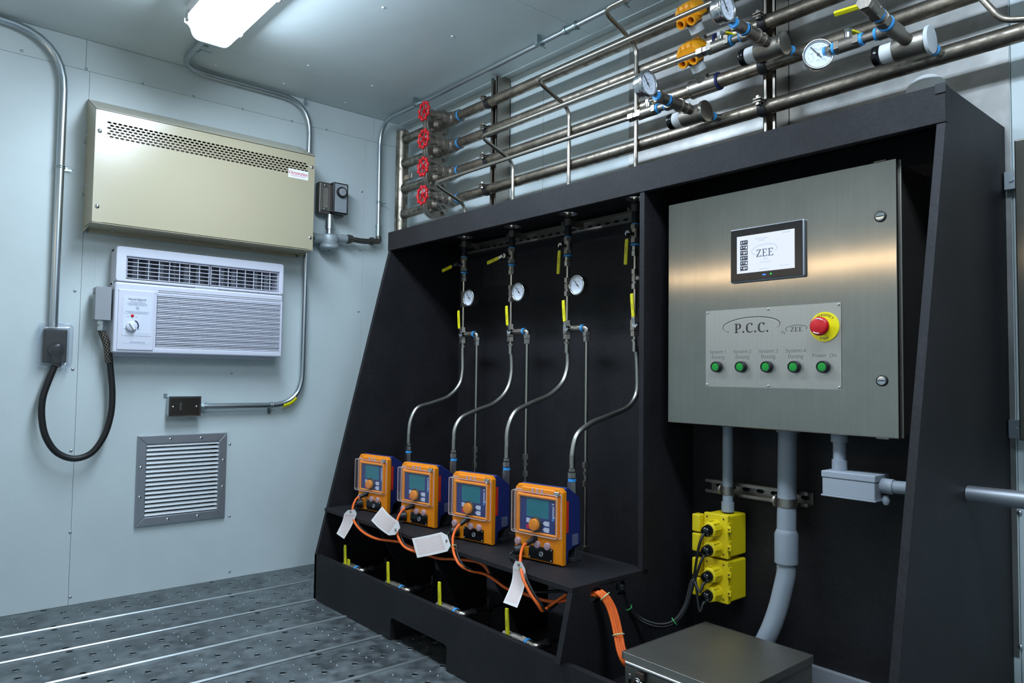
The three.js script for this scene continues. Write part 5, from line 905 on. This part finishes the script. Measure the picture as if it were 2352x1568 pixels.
  const knob = part(o, 'emergency_button', lathe([[0.012, 0], [0.0235, 0.003], [0.0255, 0.008], [0.0245, 0.016], [0.019, 0.0205], [0, 0.022]], V(xf - 0.021, 1.166, 2.739), V(-1, 0, 0), 32), M.red);
  part(knob, 'arrow_mark', [0.6, 2.7, 4.8].map((a) => ring(V(xf - 0.0395, 1.166, 2.739), V(-1, 0, 0), 0.0185, 0.0014, 7, 5)).slice(0, 0).concat([0.9, 4.0].map((a) => { const g = new THREE.TorusGeometry(0.0195, 0.0016, 6, 10, 0.9); g.rotateZ(a); g.rotateY(-Math.PI / 2); return g.translate(xf - 0.0412, 1.166, 2.739); })), M.white);
  for (const z of [2.406, 2.489, 2.572, 2.655, 2.737]) {
    const b = part(o, 'push_button', lathe([[0.0165, 0], [0.0165, 0.012], [0.0155, 0.016], [0.0125, 0.016], [0.0125, 0.01]], V(xf - 0.002, 1.058, z), V(-1, 0, 0), 26), M.rubber);
    part(b, 'green_lens', lathe([[0.0124, 0.0], [0.0124, 0.014], [0.011, 0.0155], [0, 0.0155]], V(xf - 0.002, 1.058, z), V(-1, 0, 0), 24), M.green);
  }
  for (const y of [1.443, 1.023]) { const l = part(o, 'lock', lathe([[0.0145, 0], [0.0145, 0.003], [0.012, 0.004], [0, 0.004]], V(xf, y, 2.886), V(-1, 0, 0), 26), M.blackPipe); part(l, 'lock_core', lathe([[0.0105, 0.004], [0.0105, 0.0055], [0, 0.0055]], V(xf, y, 2.886), V(-1, 0, 0), 22), M.chrome); part(l, 'lock_slot', box(xf - 0.006, xf - 0.0052, y - 0.0016, y + 0.0016, 2.877, 2.895), M.dark); }
  part(o, 'hinge_tab', [box(-0.37, -0.352, y1 - 0.004, y1 + 0.004, z1 - 0.06, z1 - 0.03), box(-0.37, -0.352, y0 - 0.004, y0 + 0.004, z1 - 0.06, z1 - 0.03)], M.brushedTop);
  finish(o);
}
{ // conduits under the panel
  const a = thing('panel_conduit', 'slim grey conduit from the control panel to the yellow outlet boxes', 'conduit', 'panel conduits');
  part(a, 'pipe', cyl(V(-0.245, 0.6, 2.352), V(-0.245, 0.885, 2.352), 0.0165, 0.0165, 20), M.pvc); part(a, 'collar', cyl(V(-0.245, 0.6, 2.352), V(-0.245, 0.63, 2.352), 0.02, 0.02, 20), M.pvc); part(a, 'collar', cyl(V(-0.245, 0.868, 2.352), V(-0.245, 0.882, 2.352), 0.02), M.pvc);
  part(a, 'clamp', [cyl(V(-0.245, 0.655, 2.352), V(-0.245, 0.68, 2.352), 0.019, 0.019, 22), hex(V(-0.25, 0.668, 2.335), V(-0.25, 0.668, 2.322), 0.009), cyl(V(-0.25, 0.668, 2.336), V(-0.25, 0.668, 2.33), 0.017)], M.strut); finish(a);
  const b = thing('panel_conduit', 'thick grey conduit with pale elbow under the control panel', 'conduit', 'panel conduits');
  const x = -0.245, z = 2.557;
  part(b, 'pipe', [cyl(V(x, 0.55, z - 0.006), V(x, 0.885, z), 0.0275, 0.0275, 26)], M.pvc);
  part(b, 'collar', cyl(V(x, 0.865, z), V(x, 0.883, z), 0.033, 0.033, 26), M.pvc);
  part(b, 'coupling', lathe([[0.029, 0], [0.034, 0.001], [0.034, 0.086], [0.0275, 0.1]], V(x, 0.478, z - 0.006), UP, 28), M.pvc);
  const elbowPts = smooth([V(x, 0.5, z - 0.006), V(x, 0.45, z - 0.007), onX(1799, 1348, x - 0.005), onX(1784, 1406, x - 0.015), onX(1760, 1465, x - 0.03), onX(1725, 1520, x - 0.05), V(-0.32, 0.13, 2.40)], 40);
  part(b, 'elbow', sweep(elbowPts, 0.0275, 24), M.pvc);
  const tx = canvasTex(256, 64, (g, w, h) => { g.fillStyle = '#8d949c'; g.fillRect(0, 0, w, h); text(g, 'CANTEX', w / 2, h / 2, 50, '#2c3440', 'sans-serif', 'center', 'bold'); });
  const cu = elbowPts, k = 27, tg = cu[k + 1].clone().sub(cu[k - 1]).normalize(), nn = V(-0.9, 0.1, 0.1).addScaledVector(tg, -V(-0.9, 0.1, 0.1).dot(tg)).normalize();
  const pg = new THREE.PlaneGeometry(0.05, 0.012).applyMatrix4(new THREE.Matrix4().makeBasis(tg, nn.clone().cross(tg), nn)); const pc = cu[k].clone().addScaledVector(nn, 0.0283);
  part(b, 'pipe_print', pg.translate(pc.x, pc.y, pc.z), printMat(tx), true);
  part(b, 'clamp', [cyl(V(x, 0.645, z - 0.003), V(x, 0.67, z - 0.003), 0.0295, 0.0295, 26), hex(V(x - 0.012, 0.66, z - 0.03), V(x - 0.012, 0.66, z - 0.045), 0.01), cyl(V(x - 0.012, 0.66, z - 0.028), V(x - 0.012, 0.66, z - 0.034), 0.019)], M.strut); finish(b);
  const c = thing('panel_conduit', 'short grey conduit dropping from the control panel to the grey box', 'conduit', 'panel conduits');
  part(c, 'pipe', cyl(V(-0.33, 0.778, 2.752), V(-0.33, 0.884, 2.752), 0.0165, 0.0165, 20), M.pvc); part(c, 'collar', cyl(V(-0.33, 0.778, 2.752), V(-0.33, 0.808, 2.752), 0.0195), M.pvc); part(c, 'collar', cyl(V(-0.33, 0.855, 2.752), V(-0.33, 0.882, 2.752), 0.0215), M.pvc); finish(c);
  const j = thing('junction_box', 'pale grey plastic junction box hanging under the control panel', 'junction box');
  part(j, 'body', box(-0.372, -0.29, 0.716, 0.762, 2.724, 2.862, 0.003), M.greyBox); part(j, 'lid', box(-0.374, -0.288, 0.762, 0.78, 2.722, 2.864, 0.003), M.greyBox); part(j, 'base_seam', box(-0.3745, -0.2875, 0.7125, 0.717, 2.7215, 2.8645, 0.001), M.greyBox);
  part(j, 'hub', [cyl(V(-0.33, 0.752, 2.862), V(-0.33, 0.752, 2.892), 0.0195), lathe([[0.006, 0], [0.011, -0.012], [0.006, -0.024]], V(-0.33, 0.728, 2.872), UP, 12)], M.greyBox); finish(j);
  const e = thing('service_pipe', 'pipe passing through the cabinet end towards the room', 'pipe');
  part(e, 'grey_section', cyl(V(-0.33, 0.752, 2.89), V(-0.333, 0.757, 3.062), 0.0165, 0.0165, 20), M.pvc).userData.label = 'grey plastic section';
  part(e, 'steel_section', cyl(V(-0.333, 0.757, 3.061), V(-0.337, 0.765, 3.9), 0.0205, 0.0205, 24), M.alu).userData.label = 'bare steel section'; finish(e);
}
// yellow outlet boxes with plugs
[[0.464, 0.597, 'upper'], [0.326, 0.456, 'lower']].forEach(([y0, y1, nm], i) => {
  const o = thing('outlet_box', `${nm} of two stacked yellow outlet boxes`, 'outlet box', 'yellow outlet boxes'), x0 = -0.3, x1 = -0.19, z0 = 2.302, z1 = 2.384;
  part(o, 'body', box(x0 + 0.016, x1, y0 + 0.002, y1 - 0.002, z0, z1, 0.006), M.yellowBox);
  part(o, 'front_plate', box(x0, x0 + 0.018, y0, y1, z0 - 0.002, z1 + 0.003, 0.003), M.yellowBox);
  for (const y of [y0 + 0.035, y0 + 0.092]) { const t = part(o, 'latch_tab', [box(x0 - 0.001, x0 + 0.006, y - 0.009, y + 0.009, z1 + 0.001, z1 + 0.014, 0.002), box(x0 + 0.004, x0 + 0.022, y - 0.008, y + 0.02, z1, z1 + 0.006, 0.002)], M.yellowBox); part(o, 'latch_pin', cyl(V(x0 - 0.002, y, z1 + 0.008), V(x0 + 0.002, y, z1 + 0.008), 0.0028, 0.0028, 10), M.brown); }
  for (const k of [0, 1]) part(o, 'flip_lid', [box(x0 - 0.02, x0 + 0.012, y0 + 0.008 + k * 0.062, y0 + 0.066 + k * 0.06, z0 - 0.034, z0 - 0.004, 0.005)], M.yellowBox);
  for (const [y, z] of [[y1 - 0.012, z1 - 0.012], [y0 + 0.012, z1 - 0.012], [y1 - 0.012, z0 + 0.01]]) part(o, 'screw', ball(V(x0, y, z), 0.003, 8), M.brown);
  finish(o);
  for (const [k, y] of [[0, y1 - 0.042], [1, y0 + 0.03]]) {
    const p = thing('cord_plug', `yellow and black cord plug in the ${k ? 'bottom' : 'top'} socket of the ${nm} yellow box`, 'plug', 'yellow cord plugs'), z = 2.345;
    part(p, 'shell', lathe([[0.027, 0], [0.027, 0.006], [0.0245, 0.008], [0.0235, 0.034], [0.021, 0.04], [0, 0.04]], V(x0, y, z), V(-1, -0.05, 0), 24), M.yellowBox);
    part(p, 'rib', [...Array(8)].map((_, n) => { const a = n * 0.785; return box(-0.016, 0.016, -0.0013, 0.0013, -0.002, 0.002).translate(x0 - 0.021, y + Math.cos(a) * 0.0243, z + Math.sin(a) * 0.0243); }), M.yellowBox);
    part(p, 'strain_relief', lathe([[0.0175, 0], [0.0175, 0.016], [0.0135, 0.024], [0.006, 0.027], [0, 0.027]], V(x0 - 0.036, y - 0.002, z), V(-0.94, -0.3, -0.1), 20), M.blackGloss); finish(p);
  }
});
{ // steel box on the cabinet floor
  const yt = 0.27, a = onY(1434, 1497, yt), b = onY(1611, 1426, yt), c = onY(1874, 1503, yt);
  const x0 = a.x, x1 = (b.x + c.x) / 2, z0 = (a.z + b.z) / 2, z1 = c.z;
  const o = thing('steel_box', 'low brushed steel enclosure with a clamp latch on the cabinet floor', 'enclosure');
  part(o, 'body', box(x0 + 0.006, x1 - 0.004, 0.1, yt - 0.016, z0 + 0.006, z1 - 0.004, 0.002), M.brushedTop);
  part(o, 'lid', [box(x0, x1, yt - 0.003, yt, z0, z1, 0.0014), box(x0, x0 + 0.003, yt - 0.02, yt, z0, z1, 0.001), box(x1 - 0.003, x1, yt - 0.02, yt, z0, z1), box(x0, x1, yt - 0.02, yt, z0, z0 + 0.003), box(x0, x1, yt - 0.02, yt, z1 - 0.003, z1)], M.brushedTop);
  part(o, 'drip_rim', bent([V(x0 + 0.001, yt - 0.026, z0 + 0.014), V(x0 + 0.001, yt - 0.026, z1 - 0.01)], 0.01, 0.0055, 10), M.chrome);
  const lz = z0 + 0.062;
  part(o, 'latch', [box(x0 - 0.008, x0 + 0.004, yt - 0.056, yt - 0.036, lz - 0.005, lz + 0.018, 0.002)], M.brown);
  part(o, 'latch_loop', [bent([V(x0 - 0.012, yt - 0.12, lz - 0.008), V(x0 - 0.014, yt - 0.05, lz - 0.004), V(x0 - 0.014, yt - 0.05, lz + 0.012), V(x0 - 0.012, yt - 0.12, lz + 0.014)], 0.008, 0.0022, 8), box(x0 - 0.014, x0 - 0.011, yt - 0.11, yt - 0.045, lz - 0.026, lz - 0.018, 0.001), cyl(V(x0 - 0.006, yt - 0.062, lz - 0.004), V(x0 - 0.006, yt - 0.062, lz + 0.014), 0.005)], M.chrome);
  finish(o);
}
{ // enclosure past the cabinet's end
  const o = thing('wall_enclosure', 'tall brushed steel enclosure on the wall past the cabinet end', 'enclosure');
  part(o, 'body', box(-0.085, -0.03, 0.882, 1.644, 3.112, 3.72, 0.003), M.brushedTop); part(o, 'door', box(-0.1, -0.086, 0.876, 1.651, 3.106, 3.726, 0.003), M.brushed);
  for (const y of [1.565, 0.90]) part(o, 'bracket', [box(-0.03, -0.026, y - 0.024, y + 0.024, 3.064, 3.15), box(-0.026, 0.0, y + 0.02, y + 0.024, 3.064, 3.15), box(-0.026, 0.0, y - 0.024, y - 0.02, 3.064, 3.15), cyl(V(-0.026, y, 3.08), V(-0.034, y, 3.08), 0.006, 0.006, 10)], M.galv);
  finish(o);
}

renderer.render(scene, camera);
